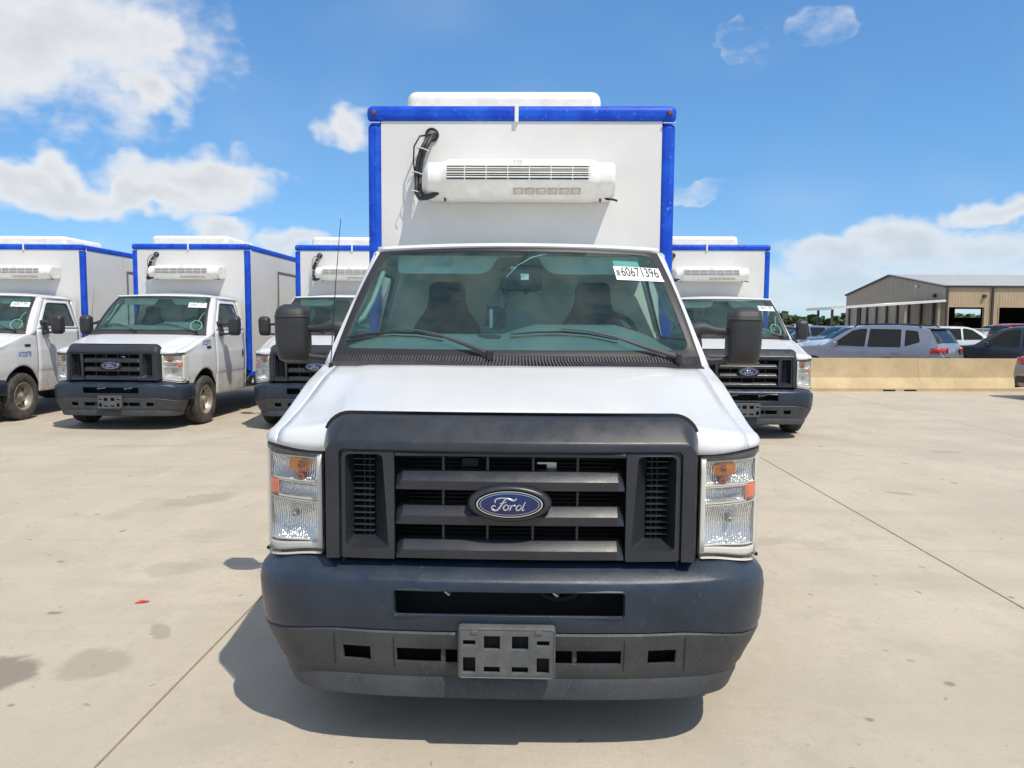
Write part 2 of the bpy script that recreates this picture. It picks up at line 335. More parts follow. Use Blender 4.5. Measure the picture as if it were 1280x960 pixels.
# ------------------------------------------------------------------ ground
def concrete(name, base, stains=(), joints=True):
    m = bpy.data.materials.new(name); m.use_nodes = True; t = m.node_tree; b = t.nodes['Principled BSDF']
    b.inputs['Roughness'].default_value = .85; b.inputs['Specular IOR Level'].default_value = .3
    pos = t.nodes.new('ShaderNodeNewGeometry').outputs['Position']
    def L(v, n, i):
        if hasattr(v, 'links'): t.links.new(v, n.inputs[i])
        else: n.inputs[i].default_value = v
    def nz(sc, det=6, ro=.6, sx=1., sy=1., rot=0., dist=0.):
        mp_ = t.nodes.new('ShaderNodeMapping'); t.links.new(pos, mp_.inputs[0]); mp_.inputs['Scale'].default_value = (sx, sy, 1); mp_.inputs['Rotation'].default_value = (0, 0, rot)
        n = t.nodes.new('ShaderNodeTexNoise'); t.links.new(mp_.outputs[0], n.inputs['Vector']); n.inputs['Scale'].default_value = sc
        n.inputs['Detail'].default_value = det; n.inputs['Roughness'].default_value = ro; n.inputs['Distortion'].default_value = dist; return n.outputs[0]
    def mr(x, a, c, lo, hi):
        n = t.nodes.new('ShaderNodeMapRange'); n.interpolation_type = 'SMOOTHSTEP'; L(x, n, 0)
        for i, v in enumerate((a, c, lo, hi)): n.inputs[i + 1].default_value = v
        return n.outputs[0]
    def ma(op, a, c=0.):
        n = t.nodes.new('ShaderNodeMath'); n.operation = op; L(a, n, 0); L(c, n, 1); return n.outputs[0]
    def mix(f, a, c):
        n = t.nodes.new('ShaderNodeMix'); n.data_type = 'RGBA'
        L(f, n, 0)
        for i, v in ((6, a), (7, c)):
            if hasattr(v, 'links'): t.links.new(v, n.inputs[i])
            else: n.inputs[i].default_value = (*v, 1)
        return n.outputs[2]
    d = lambda k: tuple(x * k for x in base)
    c = mix(mr(nz(.55, 5, .62), .3, .7, 0, 1), d(.90), d(1.09))
    c = mix(mr(nz(2.3, 7, .65, 1, .35, .5), .42, .70, 0, .65), c, (base[0] * .86, base[1] * .87, base[2] * .9))
    c = mix(mr(nz(1.1, 6, .6, .25, 1.6, .28, .4), .50, .72, 0, .6), c, d(.80))      # sweeping tyre smears
    c = mix(mr(nz(1.7, 6, .6, 1.8, .2, -.12, .3), .56, .75, 0, .35), c, d(1.12))
    c = mix(mr(nz(1.3, 6, .68), .53, .62, 0, .6), c, d(.83))
    c = mix(mr(nz(60, 3, .6), .35, .75, 0, .45), c, d(.80))
    c = mix(mr(nz(14, 5, .7), .50, .70, 0, .55), c, d(.80))
    c = mix(mr(nz(260, 2, .5), .55, .8, 0, .35), c, d(.7))
    # gum spots and drips
    v = t.nodes.new('ShaderNodeTexVoronoi'); v.voronoi_dimensions = '2D'; v.inputs['Scale'].default_value = 2.0; v.inputs['Randomness'].default_value = 1
    wv = t.nodes.new('ShaderNodeVectorMath'); wv.operation = 'ADD'; t.links.new(pos, wv.inputs[0])
    wn = t.nodes.new('ShaderNodeTexNoise'); wn.inputs['Scale'].default_value = 9; t.links.new(pos, wn.inputs['Vector'])
    wsn = t.nodes.new('ShaderNodeVectorMath'); wsn.operation = 'SCALE'; t.links.new(wn.outputs[1], wsn.inputs[0]); wsn.inputs['Scale'].default_value = .12
    t.links.new(wsn.outputs[0], wv.inputs[1]); t.links.new(wv.outputs[0], v.inputs['Vector'])
    rnd = t.nodes.new('ShaderNodeSeparateColor'); t.links.new(v.outputs['Color'], rnd.inputs[0])
    rad = ma('MULTIPLY', ma('POWER', rnd.outputs[0], 4.0), .075)
    sp = mr(ma('DIVIDE', v.outputs['Distance'], ma('ADD', rad, .0005)), .5, 1.25, .7, 0)
    c = mix(sp, c, d(.36))
    v2 = t.nodes.new('ShaderNodeTexVoronoi'); v2.voronoi_dimensions = '2D'; v2.inputs['Scale'].default_value = 5.5; t.links.new(wv.outputs[0], v2.inputs['Vector'])
    rnd2 = t.nodes.new('ShaderNodeSeparateColor'); t.links.new(v2.outputs['Color'], rnd2.inputs[0])
    sp2 = mr(ma('DIVIDE', v2.outputs['Distance'], ma('ADD', ma('MULTIPLY', ma('POWER', rnd2.outputs[1], 6.0), .10), .0003)), .5, 1.3, .6, 0)
    c = mix(sp2, c, d(.45))
    # fine cracks
    vc = t.nodes.new('ShaderNodeTexVoronoi'); vc.feature = 'DISTANCE_TO_EDGE'; vc.voronoi_dimensions = '2D'; vc.inputs['Scale'].default_value = .22; t.links.new(wv.outputs[0], vc.inputs['Vector'])
    ck = ma('MULTIPLY', mr(vc.outputs['Distance'], .0004, .0016, .4, 0), mr(nz(.4, 3), .58, .66, 0, 1))
    c = mix(ck, c, d(.45))
    # oil and water marks
    sx_ = t.nodes.new('ShaderNodeSeparateXYZ'); t.links.new(pos, sx_.inputs[0])
    edge = ma('MULTIPLY', ma('SUBTRACT', nz(5, 6, .65), .5), 1.5)
    for x, y, rx, ry, rot, k, kc in stains:
        dx = ma('SUBTRACT', sx_.outputs[0], x); dy = ma('SUBTRACT', sx_.outputs[1], y); ca, sa = math.cos(rot), math.sin(rot)
        a = ma('DIVIDE', ma('ADD', ma('MULTIPLY', dx, ca), ma('MULTIPLY', dy, sa)), rx); q = ma('DIVIDE', ma('SUBTRACT', ma('MULTIPLY', dy, ca), ma('MULTIPLY', dx, sa)), ry)
        e = ma('ADD', ma('SQRT', ma('ADD', ma('MULTIPLY', a, a), ma('MULTIPLY', q, q))), edge)
        c = mix(mr(e, .7, 1.1, min(1, k * 1.3), 0), c, d(kc))
    t.links.new(c, b.inputs['Base Color'])
    bp = t.nodes.new('ShaderNodeBump'); bp.inputs['Strength'].default_value = .35; bp.inputs['Distance'].default_value = .004
    t.links.new(ma('ADD', nz(90, 4, .7), ma('MULTIPLY', nz(9, 4), 1.5)), bp.inputs['Height']); t.links.new(bp.outputs[0], b.inputs['Normal'])
    MATS[name] = m; return m
ST = [(-2.02, 3.42, .17, .17, 0, .55, .66), (-2.42, 3.27, .20, .20, 0, .8, .5), (-2.95, 6.7, .42, .20, .9, .5, .68), (-2.31, 4.78, .20, .16, .2, .4, .72),
      (-1.9, 3.8, .05, .12, .6, .5, .6), (-3.4, 4.3, .35, .25, .3, .25, .75), (2.0, 6.9, .14, .1, .3, .45, .65), (3.6, 7.3, .16, .07, -.5, .5, .62),
      (1.75, 5.6, .22, .12, .2, .35, .7), (2.3, 3.25, .035, .03, 0, .8, .4), (1.35, 5.9, .12, .09, 0, .35, .7), (4.1, 5.3, .2, .08, -.3, .4, .68), (-5.0, 9.6, .5, .12, .1, .35, .7), (5.4, 9.8, .25, .1, 0, .4, .65),
      (-4.4, 11.9, .7, .5, .2, .35, .8)]
CONC = concrete('concrete', (.49, .430, .345), ST)
g = MB(); g.grid([[(x, y, -.014) for x in (-900, -200, -40, 0, 40, 200, 900)] for y in (-200, -20, 30, 120, 400, 1600)])
ground = struct(link('ground', mesh('ground', g, CONC, 0)))
PX, PY = 4.395, 5.0
sb = MB(); sb.box(.005, PX - .005, .005, PY - .005, -.05, 0)
slab_me = mesh('slab', sb, CONC, 0)
for i in range(-4, 4):
    for j in range(-2, 4):
        o = link('slab', slab_me, ground, (-1.548 + i * PX, 5.41 + j * PY, 0))
        q = o.modifiers.new('b', 'BEVEL'); q.width = .006; q.segments = 2; q.limit_method = 'ANGLE'
# ------------------------------------------------------------------ truck
AXY, AXZ, TR = .95, .382, .382
def zc(y): return 1.262 + (min(y, .92) - .12) * .179 + max(0, y - .92) * .09
def drop(x): return cs(abs(x), [0, .4, .65, .8, .9, .96, .99], [0, .012, .038, .068, .095, .122, .150])
def sy(y): return li(y, [.1, .5, .9, 1.2], [1., .9, .55, .28])
def T(x, y):
    e = .665 + .09 * (y - .15)
    return zc(y) - drop(x) * sy(y) + (.016 - .010 * ss(.6, .95, y)) * (1 - ss(e - .035, e + .045, abs(x))) - .012 + .006 * ss(.6, .95, y)
def yf(x): return cs(abs(x), [0, .4, .6, .72, .82, .9, .95, .985], [.10, .105, .115, .13, .165, .21, .26, .34])
def yr(x): return .92 + .215 * (x / .90)**2
def nose(x, y1, n, z0=None, ylim=None):
    """column of points from under the nose, over the lip and back to y1"""
    z0 = 1.124 + .016 * ss(.75, .97, abs(x)); y0 = yf(x); zt = T(x, y0 + .085)
    out = [(x, y0 + .002 + .083 * (1 - math.cos(h)), z0 + (zt - z0) * math.sin(h)) for h in (0, .35, .7, 1.0, 1.3)]
    for k in range(n): y = y0 + .085 + (y1 - y0 - .085) * k / (n - 1); out.append((x, y, T(x, y)))
    return out
def wside(y, z):
    w = cs(z, [.40, .55, .76, .80, 1.12, 1.16, 1.3, 1.46], [.972, .985, .99, 1.0, 1.002, .996, .990, .985])
    return w - li(y, [.34, .8], [.034, 0])
def arch(y):
    q = 1 - ((y - AXY) / .44)**2
    return .40 + .48 * math.sqrt(q) if q > 0 else 0
def xup(z): return .985 + (z - 1.46) * (.835 - .985) / .53
def WS(u, v, o=0.):
    b = Vector((.91 * u, 1.02 + .18 * u * u, 1.455)); t = Vector((.775 * u, 1.55 + .15 * u * u, 2.01 - .01 * u * u))
    return b.lerp(t, v) + Vector((0, -.68, .72)) * (.03 * math.sin(math.pi * min(1, max(0, v))) + o)
def yb(x): return cs(abs(x), [0, .3, .5, .7, .85, .93, .99, 1.012, 1.018], [0, .004, .015, .045, .10, .165, .27, .40, .54])

def bump_path(sc=1., n=34):
    """plan points of the bumper face, left to right"""
    xs = [0, .08, .17, .19, .3, .415, .5, .515, .62, .65, .72, .77, .82, .86, .89, .92, .945, .965, .98, .992]
    h = [(x, yb(x)) for x in xs] + [(1.004, .34), (1.012, .42), (1.018, .54)]
    return [(-a * sc, b) for a, b in h[:0:-1]] + [(a * sc, b) for a, b in h]
def inset(pl, d):
    out = []
    for i, (x, y) in enumerate(pl):
        a = Vector(pl[max(i - 1, 0)]); b = Vector(pl[min(i + 1, len(pl) - 1)]); t = (b - a).normalized(); nrm = Vector((-t.y, t.x))
        out.append((x + nrm.x * d, y + nrm.y * d))
    return out

def mw(t): return cs(t, [-1, -.93, -.8, -.5, 0, .5, .75, .9, 1], [.62, .82, .92, .985, 1, .98, .91, .76, .45])

def make_wheel(root, cx, cy, side, w=.225, parent_name='wheel'):
    e = MB(); n = 72
    prof = [(-w * .36, .225), (-w * .46, .245), (-w * .5, .29), (-w * .49, .335), (-w * .455, .362), (-w * .42, .374), (-w * .30, .380), (-w * .285, .369), (-w * .25, .369), (-w * .235, .382),
            (-w * .1, .384), (-w * .085, .371), (-w * .05, .371), (-w * .035, .384), (w * .035, .384), (w * .05, .371), (w * .085, .371), (w * .1, .384),
            (w * .235, .382), (w * .25, .369), (w * .285, .369), (w * .30, .380), (w * .42, .374), (w * .455, .362), (w * .49, .335), (w * .5, .29), (w * .46, .245), (w * .36, .225)]
    rows = []
    for i, (a, r) in enumerate(prof):
        row = []
        for k in range(n):
            t = 2 * math.pi * k / n; rr = r
            if i in (5, 6, 9, 10, 13, 14, 17, 18, 21, 22) and (k + i // 4) % 3 == 0: rr -= .009
            if i in (4, 23) and k % 3 == 0: rr -= .006
            row.append((cx + a, cy + rr * math.cos(t), AXZ + rr * math.sin(t)))
        rows.append(row)
    e.grid(rows, cu=True)
    ty = part(parent_name, e, RUB, root)
    s = side
    r = MB(); r.lathe([(s * a, b) for a, b in [(-.08, .222), (.085, .222), (.098, .232), (.102, .228), (.095, .212), (.06, .205), (.02, .195), (.0, .175), (.012, .14), (.03, .11), (.035, .085), (.05, .08), (.055, .06), (.085, .056), (.095, .045), (.097, 0.0)]], (cx, cy, AXZ), 'x', 40)
    for k in range(8):
        t = 2 * math.pi * (k + .5) / 8; r.lathe([(s * .03, .013), (s * .052, .012), (s * .054, 0)], (cx, cy + .075 * math.cos(t) * 1.35, AXZ + .075 * 1.35 * math.sin(t)), 'x', 6)
    part('rim', r, RIM, ty)
    h = MB()
    for k in range(8):
        t = 2 * math.pi * k / 8; c = (cx + s * .012, cy + .157 * math.cos(t), AXZ + .157 * math.sin(t))
        h.lathe([(0, .017), (s * .006, .016), (s * .006, 0)], c, 'x', 10)
    part('hand_hole', h, VOID, ty)
    return ty

def make_truck():
    root = empty('box_truck')
    P = lambda *a, **k: part(*a, **k)
    # ---- hood
    rows = []
    for x in lin(-.9, .9, 51): rows.append(nose(x, yr(x), 16))
    P('hood', MB().grid(rows), WHITE, root, solid=.012)
    # ---- fenders
    for s in (1, -1):
        cols = [(.9035, None), (.92, None), (.935, None), (.95, None), (.963, None), (.974, None), (.982, None)]
        rows = []
        nc = 30
        for x, _ in cols:
            rows.append([(s * a, b, c) for a, b, c in nose(x, 1.362, nc)])
        for fr in [.05, .12, .2, .3, .4, .5, .6, .7, .8, .88, .94, 1.]:
            row = []
            base = nose(.985, 1.362, nc)
            for k, (a, b, c) in enumerate(base):
                y = b; zt = T(.985, max(y, .40)) - .004
                zl = max(.62 if y < .62 else .42, arch(y)); zl = min(zl, zt - .02)
                if k < 5:   # below the nose only a short return behind the lamp
                    zl = .62; y = .415 if zt + (zl - zt) * fr < 1.13 else b
                z = zt + (zl - zt) * fr
                if k < 5: z = min(z, c if fr < .1 else z)
                row.append((s * wside(y, z), y, z))
            rows.append(row)
        f = MB().grid(rows); P('fender', f, WHITE, root, solid=.01, off=-1 if s > 0 else -1)
        # wheel well
        w = MB(); ys = lin(AXY - .47, AXY + .47, 25)
        w.grid([[(s * x, AXY + .455 * math.cos(t), .40 + .50 * math.sin(t)) for t in lin(math.pi, 0, 25)] for x in (.55, .8, .965)])
        w.add([(s * .55, AXY - .47, .30), (s * .55, AXY + .47, .30), (s * .55, AXY + .47, 1.0), (s * .55, AXY - .47, 1.0)], [(0, 1, 2, 3)])
        P('wheel_well', w, VOID, root)
        # ---- doors
        zs = [.43, .46, .5, .6, .7, .745, .765, .785, .80, .9, 1.0, 1.1, 1.125, 1.145, 1.16, 1.3, 1.4, 1.46]
        dm = MB().grid([[(s * wside(y, z), y, z) for y in lin(1.372 if z < 1.4 else 1.372, 2.585, 14)] for z in zs])
        door = P('door', dm, WHITE, root, solid=.012)
        outer = rpoly([(1.372, 1.46), (2.585, 1.46), (2.53, 1.985), (1.83, 1.985)], [.01, .01, .06, .10], 6)
        inner = rpoly([(1.52, 1.515), (2.50, 1.515), (2.455, 1.905), (1.865, 1.905)], [.04, .05, .07, .07], 6)
        mid = [(a[0] + (b[0] - a[0]) * .85, a[1] + (b[1] - a[1]) * .85) for a, b in zip(outer, inner)]
        fr = MB().grid([[(s * xup(z), y, z) for y, z in outer], [(s * xup(z), y, z) for y, z in mid], [(s * (xup(z) - .014), y, z) for y, z in inner]], cu=True)
        P('window_frame', fr, WHITE, door, solid=.02)
        sl = MB().grid([[(s * (xup(z) - .006), y, z) for y, z in [(a[0] + (b[0] - a[0]) * .9, a[1] + (b[1] - a[1]) * .9) for a, b in zip(outer, inner)]], [(s * (xup(z) - .012), y, z) for y, z in [(p[0] + (2.05 - p[0]) * .04, p[1] + (1.71 - p[1]) * .06) for p in inner]]], cu=True)
        P('window_seal', sl, BLACK, door, solid=.008)
        gp = [(p[0] + (2.05 - p[0]) * .01, p[1] + (1.71 - p[1]) * .01) for p in inner]
        gm = MB(); gm.add([(s * (xup(z) - .016), y, z) for y, z in gp], [tuple(range(len(gp)))])
        P('window_glass', gm, SIDEG, door, smooth=0)
        hb = MB(); hb.box(s * .998, s * 1.006, 2.44, 2.475, .99, 1.13); P('handle_recess', hb, BLACK, door, bevel=.003)
        hb = MB(); hb.box(s * 1.004, s * 1.022, 2.445, 2.468, 1.02, 1.11); P('handle', hb, BLACK, door, bevel=.006)
        # black gap strips round the door
        gs = MB(); gs.box(s * .965, s * .975, 1.355, 1.38, .43, 1.45); P('door_gap', gs, VOID, door)
        # fender badge
        bd = MB(); bd.box(s * .99, s * 1.004, 1.03, 1.17, 1.185, 1.222); P('fender_badge', bd, BLACK, root, bevel=.003)
        # ---- A pillar
        rws = []
        for t in lin(-.13, 1, 11):
            i = WS(s * 1.0, t) ; a = Vector((s * .925, 1.225, 1.435)).lerp(Vector((s * .79, 1.70, 2.01)), t)
            o = Vector((s * .984, 1.372, 1.455)).lerp(Vector((s * .838, 1.835, 1.985)), t)
            m_ = (a + o) / 2 + Vector((s * .012, -.02, .012))
            rws.append([i + Vector((0, .012, -.006)), a, a.lerp(m_, .6), m_, o.lerp(m_, .4), o])
        P('windshield_pillar', MB().grid(rws), WHITE, root, solid=.02)
        # inner pillar trim, seen through the glass
        rws = [[WS(s * .985, t) + Vector((0, .02, -.012)), Vector((s * .93, 1.36, 1.46)).lerp(Vector((s * .77, 1.83, 1.94)), t), Vector((s * .95, 1.53, 1.46)).lerp(Vector((s * .80, 1.92, 1.92)), t)] for t in lin(0.0, 1, 6)]
        P('pillar_trim', MB().grid(rws), TRIMI, root)
        # rear quarter post of the cab
        rws = [[(s * wside(2, z) if z < 1.46 else s * xup(z), y, z) for y in (2.592, 2.65)] for z in lin(.44, 1.985, 14)]
        P('rear_post', MB().grid(rws), WHITE, root, solid=.02)
    # ---- roof
    rows = []
    for x in lin(-1, 1, 29):
        e = abs(x); col = []
        xw = .775; p = WS(x, 1.0)
        col.append((x * .79, p.y + .004, p.z - .01)); col.append((x * .797, p.y - .004, p.z + .018)); col.append((x * .80, p.y + .015, p.z + .035))
        for k in range(1, 10):
            t = k / 9; y = p.y + .015 + (2.65 - p.y - .015) * t
            zz = 2.045 + .05 * math.sin(min(1, t * 1.6) * math.pi / 2) * (1 - .3 * t) - .055 * e**3 - .02 * e**2
            if e > .9: zz -= (e - .9) * .25
            col.append((x * (.80 + .045 * min(1, t * 5)), y, zz))
        rows.append(col)
    P('roof', MB().grid(rows), WHITE, root, solid=.02)
    for s in (1, -1):   # drip rails
        d = MB().tube([(s * .80, 1.70, 2.0), (s * .842, 1.83, 1.998), (s * .848, 2.2, 1.995), (s * .842, 2.64, 1.99)], .012, 6); P('drip_rail', d, WHITE, root)
    # ---- windshield
    us, vs = lin(-1, 1, 25), lin(0, 1, 13)
    ws = P('windshield', MB().grid([[WS(u, v) for u in us] for v in vs]), WSG, root)
    no = 88
    def per(hu0, hu1, v0, v1, r):   # rounded quad in (u,v), counter-clockwise
        return rpoly([(-hu0, v0), (hu0, v0), (hu1, v1), (-hu1, v1)], r, 10)
    def dense(lp):
        out = []
        for i in range(len(lp)):
            a, b = lp[i], lp[(i + 1) % len(lp)]; n_ = 12 if abs(a[0] - b[0]) > .5 or abs(a[1] - b[1]) > .4 else 1
            out += [(a[0] + (b[0] - a[0]) * k / n_, a[1] + (b[1] - a[1]) * k / n_) for k in range(n_)]
        return out
    outl = per(1.012, 1.015, -.05, 1.02, .03); innl = per(.968, .945, .028, .968, .07)
    # same division for both loops
    def both(a, b):
        A, B = [], []
        for i in range(len(a)):
            j = (i + 1) % len(a); big = max(abs(b[i][0] - b[j][0]), abs(b[i][1] - b[j][1])) > .3; n_ = 14 if big else 1
            for k in range(n_): A.append((a[i][0] + (a[j][0] - a[i][0]) * k / n_, a[i][1] + (a[j][1] - a[i][1]) * k / n_)); B.append((b[i][0] + (b[j][0] - b[i][0]) * k / n_, b[i][1] + (b[j][1] - b[i][1]) * k / n_))
        return A, B
    A, B = both(outl, innl)
    P('windshield_seal', MB().grid([[WS(u, v, .006) for u, v in A], [WS(u, v, .010) for u, v in [(a[0] * .4 + b[0] * .6, a[1] * .4 + b[1] * .6) for a, b in zip(A, B)]], [WS(u, v, .003) for u, v in B]], cu=True), BLACK, ws)
    # ---- cowl
    us = lin(-1, 1, 41); rows = []
    yr_ = yr
    for t in (0, .25, .6, 1.):
        row = []
        for u in us:
            x = u * .945; a = Vector((x, yr(x) - .01, T(x, yr(x)) - .012)); b = WS(u * 1.005, -.03, .004)
            p = a.lerp(b, t); p.z -= .022 * math.sin(t * math.pi); row.append(p)
        rows.append(row)
    cw = P('cowl', MB().grid(rows), BLACK, root, solid=.01)
    sl = MB()
    for u in lin(-.975, .975, 118):
        x = u * .945; a = Vector((x, yr(x) + .004, T(x, yr(x)) - .004)); b = WS(u * 1.005, -.035, .006); lean = .018 * (-1 if u < 0 else 1) * min(1, abs(u) * 2)
        m_ = a.lerp(b, .5); m_.z -= .004; a.x += lean
        sl.bar(a, m_, .007, .016); sl.bar(m_, b, .007, .016)
    P('cowl_louvres', sl, mat('cowl_grey', (.075, .07, .075), .6, var=.25, vscale=20), cw, stuff=True)
    # ---- wipers
    for blade, arm in (([(-.967, .095), (-.85, .125), (-.702, .140), (-.55, .135), (-.40, .102)], [(-.70, .145), (-.55, .14), (-.418, .104), (-.278, .038), (-.135, -.039)]),
                       ([(-.029, .134), (.12, .152), (.246, .156), (.40, .140), (.56, .095)], [(.25, .162), (.40, .145), (.545, .10), (.70, .02), (.872, -.063)])):
        bp = [WS(u, v, .018) for u, v in blade]; ap = [WS(u, v, .035) for u, v in arm]
        b_ = MB().tube(bp, [.003, .005, .0055, .005, .003], 6); w_ = P('wiper', b_, BLACK, root)
        P('wiper_arm', MB().tube(ap, [.004, .005, .007, .010, .013], 8), mat('wiper_satin', (.07, .07, .072), .3, var=.1), w_)
        P('wiper_pivot', MB().lathe([(-.03, .018), (.012, .018), (.018, .012), (.018, 0)], ap[-1], 'z', 14), BLACK, w_)
        P('wiper_rubber', MB().tube([WS(u, v - .012, .006) for u, v in blade], .004, 4), RUB, w_)
    # ---- grille
    def gy(x): return .035 + .03 * (abs(x) / .69)**2.2
    def npath(hw, zt, r, z0=.742):   # inverted U from lower left over the top to lower right
        pts = [(-hw, z) for z in lin(z0, zt - r, 8)]
        pts += [(-hw + r - r * math.cos(t), zt - r + r * math.sin(t)) for t in lin(0, math.pi / 2, 9)[1:]]
        pts += [(x, zt) for x in lin(-hw + r, hw - r, 21)[1:]]
        pts += [(hw - r + r * math.sin(t), zt - r + r * math.cos(t)) for t in lin(0, math.pi / 2, 9)[1:]]
        return pts + [(hw, z) for z in lin(zt - r, z0, 8)[1:]]
    o0 = npath(.698, 1.262, .10); o1 = npath(.694, 1.256, .096); o2 = npath(.690, 1.246, .092); o3 = npath(.672, 1.176, .045); o4 = npath(.624, 1.147, .022); 
    gr = P('grille', MB().grid([[(x, .17, z) for x, z in o0], [(x, gy(x) + .085, z) for x, z in o0], [(x, gy(x) + .072, z) for x, z in o1], [(x, gy(x) + .056, z) for x, z in o2], [(x, gy(x) + .003, z + .004) for x, z in o3], [(x, gy(x) - .004, z - .002) for x, z in o3],
                                [(x, gy(x) - .004, z) for x, z in o4], [(x, gy(x) + .014, z) for x, z in npath(.621, 1.144, .02)], [(x, gy(x) + .014, z) for x, z in npath(.612, 1.135, .018)]]), PLAS, root, smooth=50)
    P('hood_gap', MB().grid([[(x, .15, z) for x, z in npath(.69, 1.256, .1)], [(x, gy(x) + .10, z + .004) for x, z in npath(.708, 1.270, .105)]]), VOID, gr)
    # side vent modules
    for s in (1, -1):
        of = rpoly([(s * .616, .742), (s * .616, 1.138), (s * .420, 1.138), (s * .420, .742)], [.01, .035, .004, .004], 5)
        f1 = rpoly([(s * .600, .782), (s * .600, 1.128), (s * .462, 1.128), (s * .440, .782)], [.02, .02, .02, .012], 5)
        f2 = rpoly([(s * .580, .818), (s * .580, 1.122), (s * .500, 1.122), (s * .500, .818)], .006, 5)
        dep = lambda pts, d: [(x, gy(x) + d, z) for x, z in pts]
        vm = P('side_vent', MB().grid([dep(of, .03), dep(of, .004), dep(f1, .0), dep(f1, .004), dep(f2, .062), dep(f2, .09)], cu=True), PLAS, gr, bevel=.0)
        for k in range(13):
            z = .832 + k * .0225; lv = MB(); lv.add([(s * .579, .105, z - .002), (s * .501, .100, z - .002), (s * .501, .128, z + .006), (s * .579, .133, z + .006), (s * .579, .105, z + .001), (s * .501, .100, z + .001), (s * .501, .128, z + .009), (s * .579, .133, z + .009)], [(3, 2, 1, 0), (4, 5, 6, 7), (0, 1, 5, 4), (1, 2, 6, 5), (2, 3, 7, 6), (3, 0, 4, 7)])
            P('louvre', lv, PLAS, vm)
        for x in (.54, .52): P('louvre_post', MB().box(s * x - .001, s * x + .001, .112, .125, .815, 1.122), PLAS, vm)
    # centre: frame, bars, posts
    cf = MB()
    cf.box(-.418, .418, .045, .075, 1.122, 1.137); P('top_bar', cf, PLAS, gr, bevel=.004)
    for zt, zr, zb in ((1.066, 1.040, .998), (.938, .912, .870), (.811, .786, .744)):
        b_ = MB(); xs = [-.414, -.39] + lin(-.36, .36, 13) + [.39, .414]
        rows = []
        for x in xs:
            e = 0 if abs(x) <= .39 else .022
            rows.append([(x, gy(x) + .065, zt + .004), (x, gy(x) + .034 + e, zt), (x, gy(x) + .004 + e, zr), (x, gy(x) + e, zr - .006), (x, gy(x) + .004, zb + .004), (x, gy(x) + .012, zb), (x, gy(x) + .06, zb)])
        b_.grid(rows, cu=True); P('bar', b_, PLAS, gr, smooth=30)
    for x in (-.244, -.082, .084, .246): P('post', MB().box(x - .005, x + .005, .075, .125, .742, 1.13), PLAS, gr, bevel=.002)
    # emblem
    def ell(a, b, y, n=64): return [(a * math.cos(2 * math.pi * k / n), y, .957 + b * math.sin(2 * math.pi * k / n)) for k in range(n)]
    em = P('emblem', MB().grid([ell(.150, .066, .075), ell(.152, .068, .045), ell(.150, .066, .026), ell(.138, .059, .014), ell(.126, .053, .014), ell(.121, .049, .024)], cu=True), PLAS, gr, smooth=60)
    P('chrome_rim', MB().grid([ell(.121, .0495, .028), ell(.121, .0495, .018), ell(.118, .0475, .014), ell(.114, .0445, .014), ell(.112, .043, .019)], cu=True), CHROME, em, smooth=60)
    m_ = MB(); e0 = ell(.113, .0437, .018); e1 = ell(.06, .023, .0135); m_.grid([e0, e1], cu=True); m_.add(e1, [tuple(range(64))]); P('oval', m_, EBLUE, em, smooth=60)
    P('thin_ring', MB().grid([ell(.1065, .0395, .0172), ell(.1065, .0395, .0150), ell(.1045, .0380, .0148), ell(.1045, .0380, .0165)], cu=True), CHROME, em, smooth=60)
    kx = .113 / 372.
    def st(pts): return [((x - 628) * kx, (.0115 if True else 0), .957 - (y - 318) * kx * .98) for x, y in pts]
    fl = MB()
    for pts, rr in (([(462, 300), (456, 275), (475, 252), (520, 240), (575, 240), (625, 252), (662, 266), (695, 262), (714, 242)], [5, 8, 8, 7, 7, 9, 11, 9, 2]),
                    ([(590, 240), (562, 275), (535, 320), (508, 360), (478, 386), (445, 388), (420, 370), (424, 342), (446, 332), (466, 340)], [8, 9, 10, 11, 11, 10, 8, 7, 7, 6]),
                    ([(512, 308), (550, 300), (598, 288)], [4, 7, 3]),
                    ([(612, 330), (590, 322), (566, 338), (558, 365), (572, 386), (598, 380), (616, 355), (612, 330), (640, 336)], [5, 6, 8, 8, 7, 6, 7, 5, 3]),
                    ([(640, 330), (652, 336), (640, 362), (628, 390)], [4, 7, 8, 6]), ([(644, 356), (664, 332), (688, 326), (698, 340)], [3, 6, 8, 6]),
                    ([(768, 335), (742, 324), (716, 342), (708, 368), (722, 388), (748, 378), (770, 345)], [5, 6, 8, 8, 7, 6, 5]),
                    ([(820, 280), (806, 300), (788, 345), (774, 378), (784, 390), (806, 372)], [3, 7, 8, 7, 6, 3])):
        # smooth the stroke
        P3 = []; R3 = []
        for i in range(len(pts) - 1):
            p0, p1, p2, p3 = (pts[max(i - 1, 0)], pts[i], pts[i + 1], pts[min(i + 2, len(pts) - 1)])
            for k in range(4):
                t = k / 4; f = lambda a, b, c, d: .5 * (2 * b + (c - a) * t + (2 * a - 5 * b + 4 * c - d) * t * t + (3 * b - a - 3 * c + d) * t**3)
                P3.append((f(p0[0], p1[0], p2[0], p3[0]), f(p0[1], p1[1], p2[1], p3[1]))); R3.append((rr[i] * (1 - t) + rr[i + 1] * t) * kx)
        P3.append(pts[-1]); R3.append(rr[-1] * kx)
        q = MB().tube(st(P3), R3, 6); q.v = [(x, .0125 + (y - .0115) * .35, z) for x, y, z in q.v]; fl.add(q.v, q.f)
    P('lettering', fl, CHROME, em, smooth=80)
    # dark cavity and radiator behind the grille
    ca = MB(); ca.box(-.61, .61, .30, .31, .70, 1.13); ca.box(-.62, -.612, .09, .31, .70, 1.13); ca.box(.612, .62, .09, .31, .70, 1.13); ca.box(-.61, .61, .12, .31, .69, .70); ca.box(-.41, .41, .13, .29, 1.14, 1.145)
    P('grille_cavity', ca, VOID, gr)
    ra = MB()
